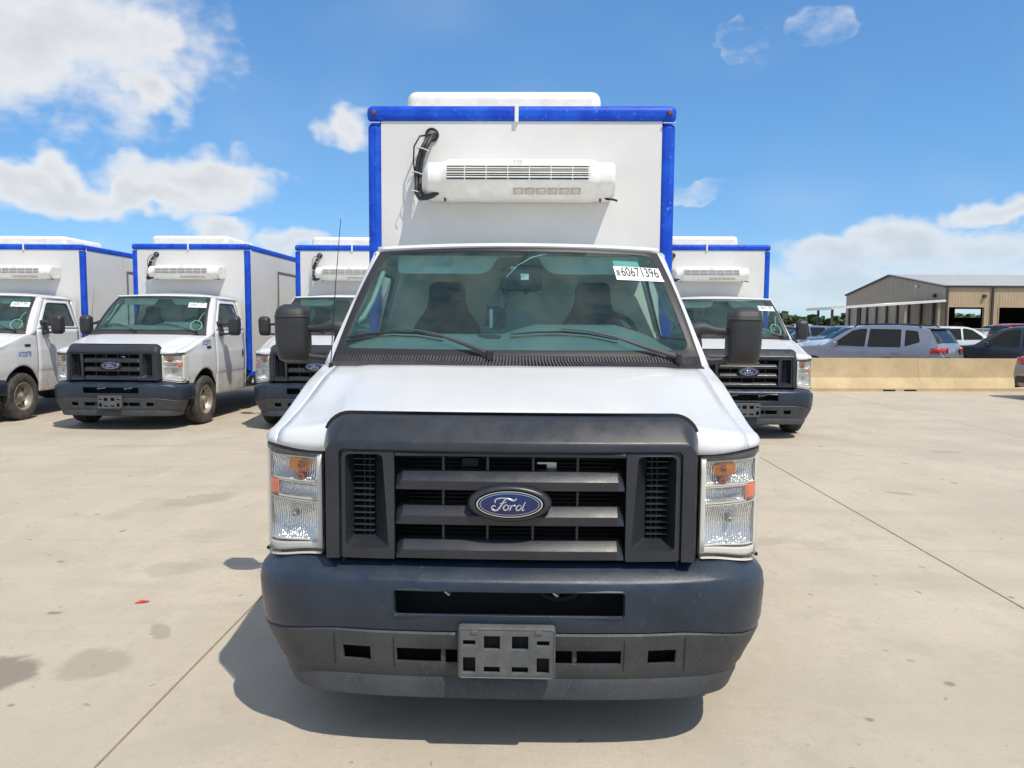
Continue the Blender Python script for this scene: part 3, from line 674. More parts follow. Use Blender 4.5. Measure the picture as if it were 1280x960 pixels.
    for k in range(26): z = .72 + k * .0155; ra.box(-.40, .40, .262, .27, z, z + .006)
    P('radiator_fins', ra, DARKM, gr, stuff=True)
    br = MB(); br.box(.10, .17, .12, .16, 1.085, 1.092); br.box(.135, .17, .12, .125, 1.065, 1.090); P('hood_latch', br, STEEL, gr)
    br = MB(); br.box(-.18, -.12, .14, .17, 1.07, 1.10); P('latch_bracket', br, DARKM, gr)
    # ---- bumper
    pl = bump_path()
    zr = [(.16, .726), (.085, .727), (.070, .723), (.012, .680), (.002, .670), (-.002, .638), (-.004, .60), (-.002, .553), (.004, .515), (.012, .486), (.03, .478), (.08, .478)]
    rows = []
    for d, z in zr:
        ip = inset(pl, d); rows.append([(x, y, z - .03 * ss(.75, 1.0, abs(x)) * (1 if z > .6 else .0) - (0.045 * ss(.6, 1.02, abs(x)) if z < .52 else 0)) for x, y in ip])
    xs = [p[0] for p in pl]
    sk = lambda i, j: i in (5, 6) and xs[j] >= -.4151 and xs[j + 1] <= .4151
    bu = P('bumper', MB().grid(rows, skip=sk), BUMP, root, solid=.010, off=-1, bevel=.003)
    sr = rrect(-.412, .412, .551, .638, .014, 5); so = rrect(-.424, .424, .542, .648, .02, 5); yy = lambda x: yb(x)
    P('slot_rim', MB().grid([[(x, yy(x) - .003, z) for x, z in so], [(x, yy(x) - .0065, z) for x, z in [(a[0] * .5 + b[0] * .5, a[1] * .5 + b[1] * .5) for a, b in zip(so, sr)]], [(x, yy(x) + .002, z) for x, z in sr], [(x, yy(x) + .012, z) for x, z in sr]], cu=True), BUMP, bu, smooth=60)
    sc_ = MB(); sc_.box(-.5, .5, .16, .17, .48, .72); sc_.box(-.5, .5, .05, .17, .690, .692); P('slot_cavity', sc_, VOID, bu)
    hk = MB()
    for s in (1, -1): hk.tube([(s * .20 + .08, .10, .632), (s * .20 + .03, .09, .62), (s * .20 - .02, .08, .618)], .010, 6); hk.tube([(s * .20 - .02, .08, .635), (s * .20 - .035, .08, .612), (s * .20 - .02, .08, .60)], .009, 6)
    P('tow_hook', hk, STEEL, bu)
    hr = MB().tube([(.10, .12, .63), (.13, .12, .585), (.18, .12, .572), (.24, .12, .585), (.27, .12, .63)], .009, 6); P('hose_loop', hr, DARKM, bu)
    # ---- valance
    vp = [(x, y + .008) for x, y in bump_path(.99)][2:-2]
    vx = [p[0] for p in vp]
    zr = [(.05, .4865), (.006, .4825), (.0, .475), (.003, .455), (.008, .418), (.014, .390), (.018, .364), (.02, .335), (.035, .300), (.025, .275), (.028, .225), (.045, .215), (.12, .215)]
    rows = []
    for k, (d, z) in enumerate(zr):
        ip = inset(vp, d); t_ = (.48 - z) / .265
        row = []
        for x, y in ip:
            e = ss(.62, 1.03, abs(x)); row.append((x * (1 - .084 * max(0, t_)**1.3 * e), y + .05 * t_ * e * .5, z - .05 * e * (1 - t_) - .015 * e * t_))
        rows.append(row)
    rng = [(-.640, -.507), (-.427, -.187), (.167, .4095), (.495, .614)]
    holes = lambda x0, x1: any(abs(x0) >= a - .002 and abs(x1) <= b + .002 for a, b in ((.165, .4105), (.505, .612)))
    def sk(i, j):
        a, b = sorted((abs(vx[j]), abs(vx[j + 1])))
        return i in (4, 5) and (a >= .164 and b <= .412 or a >= .505 and b <= .616)
    va = P('valance', MB().grid(rows, skip=sk), VAL, root, solid=.01, off=-1, bevel=.003)
    vv = MB(); vv.box(-.66, .66, .14, .15, .30, .46); P('valance_cavity', vv, VOID, va)
    for x in (-.645, -.42, .42, .645):
        jt = MB(); jz = [(.474, .005), (.455, .003), (.418, .007), (.390, .013), (.364, .017), (.338, .019)]
        jt.grid([[(x + k, yb(x) + .007 + d, z - .02 * ss(.62, 1.03, abs(x))) for k in (-.0016, .0016)] for z, d in jz]); P('panel_joint', jt, VOID, va)
    for x in (-.24, .24): P('vent_post', MB().box(x - .008, x + .008, .035, .06, .36, .42), VAL, va)
    for s in (1, -1):
        P('vent_ledge', MB().box(s * .165, s * .41, .03, .06, .418, .426), VAL, va, bevel=.002)
        fl_ = MB(); fl_.add([(s * .95, .44, .36), (s * .925, .42, .25), (s * .91, .50, .22), (s * .94, .55, .35)], [(0, 1, 2, 3)]); P('air_deflector', fl_, BLACK, va, solid=.012)
    # ---- licence plate bracket
    lx = lambda x: x - .0
    pb = MB(); hx = [-.175, -.162, -.118, -.087, -.030, .013, .071, .102, .146, .162]; hz = [.338, .356, .377, .411, .442, .457, .474, .490, .514]
    hol = [(-.162, -.118, .457, .474), (.102, .146, .457, .474), (-.087, -.030, .442, .490), (.013, .071, .442, .490), (-.162, -.118, .356, .411), (.102, .146, .356, .411), (-.087, -.030, .356, .377), (.013, .071, .356, .377)]
    def skp(i, j):
        cx, cz = (hx[j] + hx[j + 1]) / 2, (hz[i] + hz[i + 1]) / 2
        return any(a < cx < b and c < cz < d for a, b, c, d in hol)
    pb.grid([[(x, -.018, z) for x in hx] for z in hz], skip=skp)
    lb = P('plate_bracket', pb, PLATEP, root, solid=.014, off=1, bevel=.002)
    ro, ri = rrect(-.182, .169, .331, .521, .016, 5), rrect(-.170, .157, .343, .509, .010, 5)
    rm = [(a[0] * .5 + b[0] * .5, a[1] * .5 + b[1] * .5) for a, b in zip(ro, ri)]
    P('bracket_rim', MB().grid([[(x, .01, z) for x, z in ro], [(x, -.024, z) for x, z in ro], [(x, -.034, z) for x, z in rm], [(x, -.028, z) for x, z in ri], [(x, -.016, z) for x, z in ri]], cu=True), PLATEP, lb, smooth=60)
    for x in (-.121, .108): P('bracket_clip', MB().box(x - .013, x + .013, -.036, -.02, .496, .512), PLATEP, lb, bevel=.003)
    P('bracket_shade_back', MB().box(-.172, .160, -.003, .002, .34, .512), VOID, lb)  # added black sheet, paints the shade inside the bracket holes
    P('bracket_boss', MB().lathe([(0, .012), (-.006, .010), (-.009, .004), (-.009, 0)], (-.008, -.018, .424), 'y', 16), PLATEP, lb)
    for x in (-.10, .085): P('bracket_screw', MB().lathe([(0, .005), (-.004, .004), (-.004, 0)], (x, -.018, .362), 'y', 8), BLACK, lb)
    for x0 in (-.087, .013): P('bracket_insert', MB().box(x0, x0 + .057, .0, .02, .445, .488), BLACK, lb, bevel=.006)
    # ---- headlights
    for s in (1, -1):
        zb0 = lambda x: .748 - .038 * ss(.72, .98, x); zt0 = lambda x: 1.110 + .018 * ss(.75, .97, abs(x))
        xs = lin(.712, .972, 12)
        def surf(d, xa, xb, za, zb_, nx=12, nz=8, dish=0.):
            rws = []
            for a in lin(0, 1, nz):
                row = []
                for b in lin(0, 1, nx):
                    x = xa + (xb - xa) * b; z0_, z1_ = za(x), zb_(x); z = z0_ + (z1_ - z0_) * a
                    row.append((s * x, yf(x) + d + dish * (1 - (2 * a - 1)**2) * (1 - (2 * b - 1)**2) ** .5, z))
                rws.append(row)
            return MB().grid(rws)
        hl = P('headlight', surf(.07, .706, .975, lambda x: zb0(x) - .004, zt0), BEZEL, root, solid=.01)
        bz = MB()   # bezel rims round the three chambers
        ch = [(.728, .945, lambda x: 1.003 - .004 * (x - .7), lambda x: 1.092), (.728, .90, lambda x: .935, lambda x: .994), (.728, .945, lambda x: .778 - .02 * ss(.75, .98, x), lambda x: .925)]
        def ringof(xa, xb, za, zb_, d0, d1, m):
            def loop(mm):
                o = []
                for b in lin(0, 1, 9): x = xa - mm + (xb - xa + 2 * mm) * b; o.append((x, za(min(max(x, xa), xb)) - mm))
                for b in lin(1, 0, 9): x = xa - mm + (xb - xa + 2 * mm) * b; o.append((x, zb_(min(max(x, xa), xb)) + mm))
                return o
            a, b = loop(0), loop(m)
            return MB().grid([[(s * x, yf(x) + d1, z) for x, z in a], [(s * x, yf(x) + d0, z) for x, z in a], [(s * x, yf(x) + d0, z) for x, z in b], [(s * x, yf(x) + d1, z) for x, z in b]], cu=True)
        for k, (xa, xb, za, zb_) in enumerate(ch):
            P('lamp_bezel', ringof(xa, xb, za, zb_, .018, .07, .003), BEZEL, hl)
            P('reflector', surf(.03, xa, xb, za, zb_, 22, 12, .035), REFL, hl)
        # solid bezel bars between chambers and along the sides
        P('lamp_frame', surf(.018, .706, .724, lambda x: .75, zt0, 4, 8), BEZEL, hl, solid=.01)
        P('lamp_frame', surf(.018, .706, .97, lambda x: zb0(x), lambda x: .772 - .028 * ss(.72, .98, x), 14, 4), BEZEL, hl, solid=.01)
        P('lamp_frame', surf(.016, .952, .973, lambda x: zb0(x), zt0, 4, 8), BEZEL, hl, solid=.01)
        P('turn_signal', MB().add([(s * x, yf(x) + .026, z) for x, z in rrect(.762, .852, 1.035, 1.09, .026, 6)], [tuple(range(28))]), REFLA, hl, solid=.004)
        P('amber_bulb', MB().lathe([(-.03, .004), (-.026, .013), (-.015, .016), (.02, .014)], (s * .80, yf(.80) + .045, 1.062), 'y', 16), mat('dark_amber', (.22, .03, .01), .2, coat=.6), hl)
        P('amber_bulb', MB().lathe([(-.012, .004), (-.01, .013), (.0, .018), (.03, .018)], (s * .80, yf(.80) + .035, 1.018), 'y', 16), mat('dark_amber', (.22, .03, .01)), hl)
        P('side_reflector', surf(.012, .905, .948, lambda x: .940, lambda x: .996, 6, 6), ORANGE, hl, solid=.012)
        P('low_beam_bulb', MB().lathe([(-.02, .003), (-.016, .010), (.0, .014), (.04, .016)], (s * .835, yf(.835) + .045, .865), 'y', 18), STEEL, hl)
        P('lens', surf(-.004, .704, .980, lambda x: zb0(x) - .012, lambda x: zt0(x) + .002, 22, 14), LENS, hl)
        # side return of the lens
        P('lens_side', MB().grid([[(s * x, y, z) for z in lin(.712, 1.112, 6)] for x, y in ((.980, yf(.98) - .004), (.984, .36), (.986, .415))]), LENS, hl)
        P('lamp_side', MB().grid([[(s * x, y, z) for z in lin(.72, 1.106, 4)] for x, y in ((.968, yf(.97) + .02), (.974, .36), (.976, .42))]), BEZEL, hl)
        lb_ = MB(); lb_.grid([[(s * x, yf(x) + d, zb0(x) - .012 + h) for x in xs] for d, h in ((-.004, .006), (-.005, -.002), (.02, -.006), (.07, -.006))]); P('lamp_lip', lb_, BEZEL, hl)
        tp = MB(); tp.grid([[(s * x, yf(x) + d, 1.108 + h) for x in xs] for d, h in ((.004, .004), (.014, .030), (.08, .032))]); P('lamp_gap', tp, DARKM, hl)
        sc2 = MB(); sc2.lathe([(-.012, .008), (0, .009), (.02, .009)], (s * .955, .27, .715), 'y', 10); sc2.box(s * .90, s * .945, .24, .27, .700, .706); P('adjuster_screw', sc2, STEEL, hl)
    ub = MB(); ub.box(-.70, .70, .22, .34, .70, .75); ub.box(-.97, .97, .36, .44, .60, 1.10); P('front_panel', ub, VOID, root)
    # ---- mirrors
    for s in (1, -1):
        rws = []
        for t in [-1, -.97, -.93, -.87, -.8, -.7, -.5, -.25, 0, .25, .45, .6, .7, .8, .87, .93, .97, 1]:
            z = 1.5425 + .160 * t; k = (1 - abs(t)**5) ** .5 if abs(t) < 1 else 0; k = max(k, .18)
            w_ = .094 * mw(t); d_ = .085 * k
            cx = 1.241 + .006 * t; row = []
            for a in range(28):
                th = 2 * math.pi * a / 28; c_, n_ = math.cos(th), math.sin(th)
                px = math.copysign(abs(c_)**.55, c_) * w_; py = math.copysign(abs(n_)**.7, n_) * d_ * (1.15 if n_ < 0 else .55)
                row.append((s * (cx + px), 1.55 + py, z))
            rws.append(row)
        m0 = MB().grid(rws, cu=True); n0 = 28; L0 = len(rws)
        m0.f.append(tuple(range(n0))); m0.f.append(tuple((L0 - 1) * n0 + k for k in range(n0)))
        mi = P('door_mirror', m0, MIRP, root, smooth=55)
        def ring(z, e):
            t = (z - 1.5425) / .16; k = max((1 - abs(t)**5) ** .5, .18); w_ = .094 * mw(t) + e; d_ = .085 * k + e
            return [(s * (1.241 + .006 * t + math.copysign(abs(math.cos(h))**.55, math.cos(h)) * w_), 1.55 + math.copysign(abs(math.sin(h))**.7, math.sin(h)) * d_ * (1.15 if math.sin(h) < 0 else .55), z) for h in [2 * math.pi * a / 28 for a in range(28)]]
        P('mirror_ridge', MB().grid([ring(1.640, .0), ring(1.637, .003), ring(1.630, .003), ring(1.627, .0)], cu=True), MIRP, mi, smooth=60)
        P('mirror_ridge', MB().grid([ring(1.404, .0), ring(1.400, .003), ring(1.394, .003), ring(1.390, .0)], cu=True), MIRP, mi, smooth=60)
        P('mirror_glass', MB().add([(s * x, 1.602, z) for x, z in rrect(1.165, 1.32, 1.41, 1.68, .03)], [tuple(range(24))]), CHROME, mi, smooth=0)
        P('mirror_arm', MB().tube([(s * .935, 1.56, 1.545), (s * .975, 1.545, 1.572), (s * 1.02, 1.535, 1.585), (s * 1.08, 1.53, 1.572), (s * 1.15, 1.53, 1.568), (s * 1.24, 1.53, 1.57)], [.055, .05, .036, .022, .020, .026], 14), MIRP, mi, smooth=60)
        P('mirror_arm', MB().tube([(s * .985, 1.56, 1.43), (s * 1.02, 1.545, 1.405), (s * 1.07, 1.535, 1.405), (s * 1.13, 1.53, 1.412), (s * 1.2, 1.53, 1.42)], [.042, .030, .019, .017, .022], 12), MIRP, mi, smooth=60)
        sa = MB(); sa.prism([(1.50, 1.37), (1.68, 1.40), (1.66, 1.50), (1.62, 1.60), (1.60, 1.635), (1.50, 1.50)], lambda y, z: (s * (xup(max(z, 1.46)) - .004), y, z), lambda y, z: (s * (xup(max(z, 1.46)) + .035), y, z)); P('mirror_base', sa, MIRP, mi, bevel=.012)
        P('mirror_strut', MB().tube([(s * .985, 1.54, 1.40), (s * 1.0, 1.53, 1.49), (s * .985, 1.54, 1.575)], [.022, .016, .022], 10), MIRP, mi)
    # ---- antenna
    an = MB().tube([(-.925, 1.12, 1.36), (-.925, 1.12, 1.40)], [.014, .010], 10); an.tube([(-.925, 1.12, 1.40), (-.905, 1.15, 1.78), (-.885, 1.19, 2.12)], [.0032, .0026, .0018], 6)
    P('antenna', an, BLACK, root)
    for s in (1,): pass
    # ---- cab interior
    rows = []
    for u in lin(-1, 1, 21):
        x = u * .89; a = WS(u * .98, -.02); hump = .055 * ss(-.06, .06, x) * (1 - ss(.54, .72, x)) - .06 * ss(.72, .88, abs(x))
        rows.append([(x, a.y + .03, 1.435), (x, a.y + .12, 1.462), (x, 1.38, 1.50 + hump * .3), (x, 1.46, 1.535 + hump * .8), (x, 1.53, 1.545 + hump), (x, 1.57, 1.53 + hump), (x, 1.58, 1.2)])
    P('dashboard', MB().grid(rows), DASH, root)
    iw = MB(); iw.box(-.93, .93, 2.60, 2.62, .5, 1.97); P('bulkhead', iw, TRIMI, root)
    iw = MB(); iw.box(-.95, .95, 1.35, 2.6, .50, .54); P('cab_floor', iw, DARKM, root)
    hd = MB(); hd.box(-.74, .74, 1.78, 2.58, 1.985, 1.995); P('headliner', hd, TRIMI, root)
    for x in (-.22, .60):
        fr_ = MB(); fr_.bar((x, 2.57, 1.2), (x + (.13 if x < 0 else -.13), 2.57, 1.92), .05, .03, (0, 1, 0)); P('bulkhead_rib', fr_, TRIMI, root, bevel=.008)
    for x0, hw in ((-.455, .118), (.467, .115)):
        pts = rpoly([(-.24, .95), (.24, .95), (.245, 1.45), (.20, 1.60), (hw, 1.70), (hw - .008, 1.865), (-hw + .008, 1.865), (-hw, 1.70), (-.20, 1.60), (-.245, 1.45)], [.02, .02, .1, .08, .06, .05, .05, .06, .08, .1], 4)
        se = MB().prism(pts, lambda x, z: (x0 + x, 2.08 + (z - .95) * .08, z), lambda x, z: (x0 + x, 2.20 + (z - .95) * .08, z))
        st_ = P('seat', se, SEAT, root, bevel=.03, seg=3)
        P('seat_cushion', MB().box(x0 - .25, x0 + .25, 1.68, 2.14, .78, .96), SEAT, st_, bevel=.05, seg=3)
        P('seat_piping', MB().tube([(x0 - .17, 2.075, 1.15), (x0 - .165, 2.105, 1.5), (x0 + .165, 2.105, 1.5), (x0 + .17, 2.075, 1.15)], .006, 5), DASH, st_)
    sw = MB(); cen = Vector((.48, 1.70, 1.565)); ax = Vector((0, -.55, .83)).normalized(); e1 = Vector((1, 0, 0)); e2 = ax.cross(e1)
    ring_ = [cen + (e1 * math.cos(t) + e2 * math.sin(t)) * .195 for t in lin(0, 2 * math.pi, 33)]
    sw.tube(ring_, .016, 8, False); s_ = P('steering_wheel', sw, BLACK, root)
    sp_ = MB(); sp_.tube([cen - e1 * .19, cen - ax * .02, cen + e1 * .19], [.014, .06, .014], 10); sp_.tube([cen - ax * .02, cen - ax * .3 + Vector((0, 0, .05))], [.05, .05], 12); P('steering_hub', sp_, BLACK, s_)
    for s in (-1, 1):
        vz = MB().prism(rpoly([(-.28, -.05), (.24, -.05), (.30, .055), (-.28, .055)], [.03, .06, .02, .02], 5), lambda a, b: (s * (.41 - s * 0) - s * a * 1.0 * -1 * -1 if False else s * .41 + a * (-s), 1.735 + (b - .055) * .5 * -1 * -.4, 1.935 + b), lambda a, b: (s * .41 + a * (-s), 1.755 + (b - .055) * .2, 1.935 + b))
        P('sun_visor', vz, TRIMI, root, bevel=.005)
        P('grab_handle', MB().tube([(s * .775, 1.70, 1.89), (s * .765, 1.64, 1.865), (s * .80, 1.54, 1.72), (s * .835, 1.47, 1.63), (s * .875, 1.45, 1.605)], [.020, .015, .013, .015, .022], 10), mat('handle_grey', (.36, .37, .34), .6), root)
    # ---- wheels and chassis
    for s in (1, -1):
        make_wheel(root, s * .90, AXY, s)
        make_wheel(root, s * .88, 4.62, s)
    ch_ = MB(); ch_.box(-.45, -.36, .35, 6.9, .42, .60); ch_.box(.36, .45, .35, 6.9, .42, .60); ch_.box(-.8, .8, .4, 2.55, .50, .58); ch_.box(-.75, .75, AXY - .06, AXY + .06, .30, .40); ch_.box(-.8, .8, 4.56, 4.68, .32, .44); ch_.box(-.3, .3, .45, 1.9, .30, .5)
    P('chassis', ch_, VOID, root)
    for s in (1, -1):
        mf = MB(); mf.add([(s * 1.03, 2.68, .64), (s * 1.03, 3.02, .64), (s * 1.03, 3.02, .44), (s * .94, 2.62, .44)], [(0, 1, 2, 3)]); f_ = P('splash_guard', mf, BLACK, root, solid=.03)
        P('guard_sticker', MB().box(s * 1.032, s * 1.036, 2.80, 2.88, .50, .60), PAPER, f_)
    # ---- box
    BX, BY, BZ0, BZ = 1.062, 2.70, .66, 3.10
    bo = P('box_front', MB().box(-.97, .97, BY + .004, BY + .06, .68, 3.0), BOXW, root)
    for s in (1, -1):
        sd_ = P('box_side', MB().box(s * 1.0, s * 1.05, BY + .06, 6.95, .70, 3.03), BOXW, root)
        if True:
            a, b = (4.22, 5.38)
            fr_ = MB()
            for y0, y1, z0, z1 in ((a, a + .045, .72, 2.70), (b - .045, b, .72, 2.70), (a + .046, b - .046, 2.655, 2.70)): fr_.box(s * 1.05, s * 1.066, y0, y1, z0, z1)
            P('side_door_frame', fr_, mat('door_frame_grey', (.2, .2, .2), .4, .5), sd_, bevel=.003)
            P('side_door', MB().box(s * 1.05, s * 1.058, a + .05, b - .05, .73, 2.65), BOXW, sd_, bevel=.003)
            P('panel_seam', MB().box(s * 1.05, s * 1.052, 4.1, 4.106, .72, 2.98), mat('seam_grey', (.45, .45, .44), .6), sd_)
        cp = MB().box(s * .968, s * BX, BY - .012, BY + .10, .72, 2.982); P('corner_post', cp, BLUE, root, bevel=.035, seg=4)
        P('side_rail', MB().box(s * .97, s * (BX + .004), BY + .105, 6.95, 2.99, 3.095), BLUE, root, bevel=.03, seg=3)
        P('bottom_rail', MB().box(s * .97, s * (BX + .002), BY + .02, 6.95, .62, .716), BLUE, root, bevel=.012)
        P('marker_lamp', MB().lathe([(0, .018), (-.012, .017), (-.018, .010), (-.018, 0)], (s * 1.015, BY - .017, 3.045), 'y', 14), mat('faded_marker', (.16, .05, .04), .5, var=.3, vscale=60), root)
        P('joint_sealant', MB().box(s * .972, s * (BX + .002), BY - .02, BY - .008, 2.976, 2.984), mat('pale_sealant', (.35, .48, .75), .7), root, bevel=.002)
    P('top_rail', MB().box(-1.068, 1.068, BY - .018, BY + .10, 2.988, 3.10), BLUE, root, bevel=.042, seg=5)
    P('rail_tape', MB().box(-.045, -.018, BY - .024, BY + .02, 2.985, 3.104), TIE, root, bevel=.003)
    P('box_roof', MB().box(-1.0, 1.0, BY + .09, 6.95, 3.03, 3.075), BOXW, root)
    P('box_floor', MB().box(-1.0, 1.0, BY + .02, 6.95, .64, .70), DARKM, root)
    P('box_rear', MB().box(-1.0, 1.0, 6.90, 6.95, .70, 3.03), BOXW, root)
    P('roof_pod', MB().box(-.835, .575, 2.96, 4.25, 3.07, 3.285), UNITW, root, bevel=.07, seg=4)
    # ---- refrigeration unit on the box front
    prof = [(2.698, 2.44), (2.52, 2.425), (2.43, 2.435), (2.375, 2.475), (2.345, 2.508), (2.335, 2.53), (2.34, 2.60), (2.352, 2.622), (2.40, 2.672), (2.46, 2.685), (2.698, 2.69)]
    def prow(x):
        e = ss(.47, .52, abs(x)); r_ = ss(.59, .650, abs(x)); out = []
        for y, z in prof:
            z2 = 2.55 + (z - 2.55) * (1 - .13 * e - .30 * r_**2) if z > 2.55 else 2.55 + (z - 2.55) * (1 - .05 * e - .35 * r_**2)
            y2 = 2.698 + (y - 2.698) * (1 - .06 * e - .22 * r_**2); out.append((x, y2, z2))
        return out
    ux = [-.645, -.635, -.62, -.6, -.58, -.56, -.54, -.52, -.50, -.475] + lin(-.46, .44, 19) + [.455, .48, .50, .52, .54, .56, .58, .60, .615, .622]
    um = MB(); rws = [prow(x) for x in ux]
    um.grid(rws, skip=lambda i, j: 9 <= i <= 27 and 5 <= j <= 6); o_ = len(um.v); n_ = len(prof)
    um.add(rws[0], [tuple(range(n_))]); um.add(rws[-1], [tuple(range(n_))[::-1]])
    un = P('cooling_unit', um, UNITW, root, smooth=30)
    P('unit_cavity', MB().box(-.48, .46, 2.40, 2.41, 2.50, 2.64), mat('coil_grey', (.035, .045, .05), .5, .3, var=.3, vscale=60), un)
    for k in range(7):
        z = 2.5335 + k * .0148; y = 2.334 + (.006 if k < 1 else 0) + max(0, k - 3) * .003
        P('unit_slat', MB().box(-.474, .454, y, y + .008, z - (.0046 if k % 2 else .0022), z + (.0046 if k % 2 else .0022)), UNITW, un, bevel=.001)
    for x in lin(-.36, .34, 6): P('unit_rib', MB().box(x - .003, x + .003, 2.337, 2.36, 2.528, 2.625), UNITW, un)
    for k in range(6):
        x = -.045 + k * .075; q = MB(); q.add([(x, 2.402, 2.450), (x + .063, 2.402, 2.450), (x + .063, 2.3655, 2.478), (x, 2.3655, 2.478)], [(0, 1, 2, 3)]); P('unit_filter', q, BEIGE, un, solid=.006, off=0)
    bt = text_mesh('EWE', .036, INK, .8, name='unit_badge'); remap(bt, lambda x, y, z: Vector((x - .014, 2.368 - y * -.55 - .008 + z * -.3, 2.652 + y * .75)))
    link('unit_badge', bt, un)
    P('unit_bolt', MB().lathe([(0, .010), (-.006, .009), (-.006, .004), (-.001, 0)], (-.607, 2.415, 2.566), 'y', 12), STEEL, un)
    P('drain_hose', MB().tube([(.55, 2.5, 2.455), (.575, 2.47, 2.43), (.615, 2.45, 2.425), (.64, 2.44, 2.415)], .008, 6), CABLE, un)
    for x in (-.50, .53): P('unit_screw', MB().lathe([(0, .008), (-.02, .006), (-.02, 0)], (x, 2.47, 2.432), 'z', 8), BLACK, un)
    # cable bundle
    P('cable_port', MB().lathe([(0, .048), (-.012, .048), (-.016, .042), (-.012, .036), (.002, .034)], (-.615, 2.702, 2.90), 'y', 22), BLACK, root)
    base = [(-.615, 2.70, 2.895), (-.635, 2.63, 2.85), (-.665, 2.60, 2.78), (-.690, 2.60, 2.70), (-.702, 2.60, 2.62), (-.700, 2.59, 2.55), (-.690, 2.52, 2.48), (-.655, 2.46, 2.435), (-.605, 2.42, 2.43), (-.56, 2.43, 2.455)]
    cb = None
    for k in range(7):
        ox, oz = .019 * math.cos(k * 2.1), .016 * math.sin(k * 2.1); j = lambda: random.uniform(-.004, .004)
        t_ = MB().tube([(a + ox + j(), b + oz * .8, c + ox * .5 + j()) for a, b, c in base], [.011 if k % 2 else .014] * len(base), 7)
        cb = P('cable', t_, CABLE, root, smooth=60)
    P('cable', MB().tube([(-.62, 2.68, 2.90), (-.69, 2.63, 2.875), (-.725, 2.60, 2.80), (-.73, 2.60, 2.70), (-.72, 2.60, 2.62)], .006, 6), CABLE, root)
    for i in (2, 4, 6):
        a, b, c = base[i]; tp_ = MB().tube([(a + .040 * math.cos(t), b + .034 * math.sin(t), c - .012 * math.cos(t)) for t in lin(0, 2 * math.pi, 15)], .0035, 5, False); P('cable_tie', tp_, TIE, root)
    P('tie_tail', MB().tube([(-.735, 2.58, 2.64), (-.765, 2.58, 2.58), (-.785, 2.60, 2.50), (-.79, 2.62, 2.44)], .003, 5), TIE, root)
    return root

truck = make_truck(); truck.location = (-.062, 2.66, 0)
GRP = 'white box trucks parked in a row'
spots = [((-9.13, 11.1, 0), 'white box truck at the far left edge, cut off by the picture frame, wheel showing'),
         ((-6.09, 10.92, 0), 'white box truck parked fully in view on the left, its cab door side showing'),
         ((-3.12, 11.03, 0), 'white box truck parked behind the front truck, half hidden by its left mirror'),
         ((3.085, 10.65, 0), 'white box truck parked behind the front truck on the right, beside the yellow barrier')]
others = []
BOXP = ('box_front', 'box_side', 'corner_post', 'side_rail', 'bottom_rail', 'marker_lamp', 'joint_sealant', 'top_rail', 'rail_tape', 'box_roof', 'box_rear', 'roof_pod', 'cooling_unit', 'cable_port', 'cable', 'cable_tie', 'tie_tail')
for loc, lab in spots:
    c = copy_tree(truck); c.location = loc; c.rotation_euler = (0, 0, R({-9.13: .8, -6.09: -.6, -3.12: .5, 3.085: -.4}[loc[0]])); tag(c, lab, 'truck', GRP); others.append(c)
    for o in c.children:   # these boxes stand a little lower than the front truck's
        if o.name.split('.')[0] in BOXP: o.scale.z = .957; o.location.z = .66 * .043
tag(truck, 'large white box truck with blue box trim standing front and centre', 'truck', GRP)

# ---- windscreen stickers and marker writing, each truck its own
def on_glass(cu, cv, ux_, vx_, uy, vy, o=.006):   # affine map of a flat mesh onto the windscreen
    return lambda x, y, z: WS(cu + ux_ * x + uy * y, cv + vx_ * x + vy * y, o + z)
def sticker(root, num, hero=False):
    f = lambda x, y, z: WS(.822 + x * 1.0 + y * .0, .726 - .0 * x + y, .007 + z)
    q = MB().grid([[f(u, v + u * -.015, 0) for u in lin(-.178, .168, 9)] for v in lin(-.075, .078, 4)]); s_ = part('stock_sticker', q, PAPER, root)
    me = text_mesh(num, .165, INK, .395, name='sticker_number'); remap(me, lambda x, y, z: f(x * 1.0 - .005, y * .9 + .012 - x * .015, .002 + z * .2)); link('sticker_number', me, s_)
    if hero:
        me = text_mesh('x', .10, INK, .5, name='sticker_number'); remap(me, lambda x, y, z: f(.15 + x, y - .02, .002 + z * .2)); link('sticker_number', me, s_)
        for k in range(3): part('sticker_print', MB().grid([[f(-.165 + k * .008, v, .0025), f(-.161 + k * .008, v, .0025)] for v in (-.03, .035)]), INK, s_)
    return s_
sticker(truck, '60671396', True)
for c, n in zip(others, ('60671391', '60671371', '60671390', '60671392')): sticker(c, n)
# hero cab extras
f2 = lambda u, v: WS(u, v, -.008)
part('inspection_sticker', MB().grid([[f2(u, v) for u in lin(.66, .84, 4)] for v in (.83, .90)]), mat('pale_green_paper', (.30, .50, .46), .6), truck)
lp = part('visor_label', MB().add([(x, 1.722, z) for x, z in ((-.53, 1.895), (-.38, 1.895), (-.385, 1.985), (-.525, 1.985))], [(0, 1, 2, 3)]), mat('pale_label', (.50, .60, .60), .6), truck)
part('yellow_band', MB().add([(x, 1.7205, z) for x, z in ((-.53, 1.895), (-.38, 1.895), (-.381, 1.912), (-.529, 1.912))], [(0, 1, 2, 3)]), YEL, lp)
mb = MB().prism(rpoly([(-.118, -.075), (.118, -.075), (.12, .07), (-.10, .07)], [.03, .045, .05, .03], 6), lambda a, b: (.017 + a, 1.575, 1.857 + b), lambda a, b: (.017 + a, 1.63, 1.857 + b))
rv = part('rear_view_camera', mb, BLACK, truck, bevel=.012, seg=3)
part('camera_label', MB().box(.018, .062, 1.571, 1.574, 1.845, 1.878), PAPER, rv)
part('camera_stem', MB().tube([(.0, 1.60, 1.90), (.02, 1.60, 1.95), (.06, 1.59, 1.995)], .012, 8), BLACK, rv)
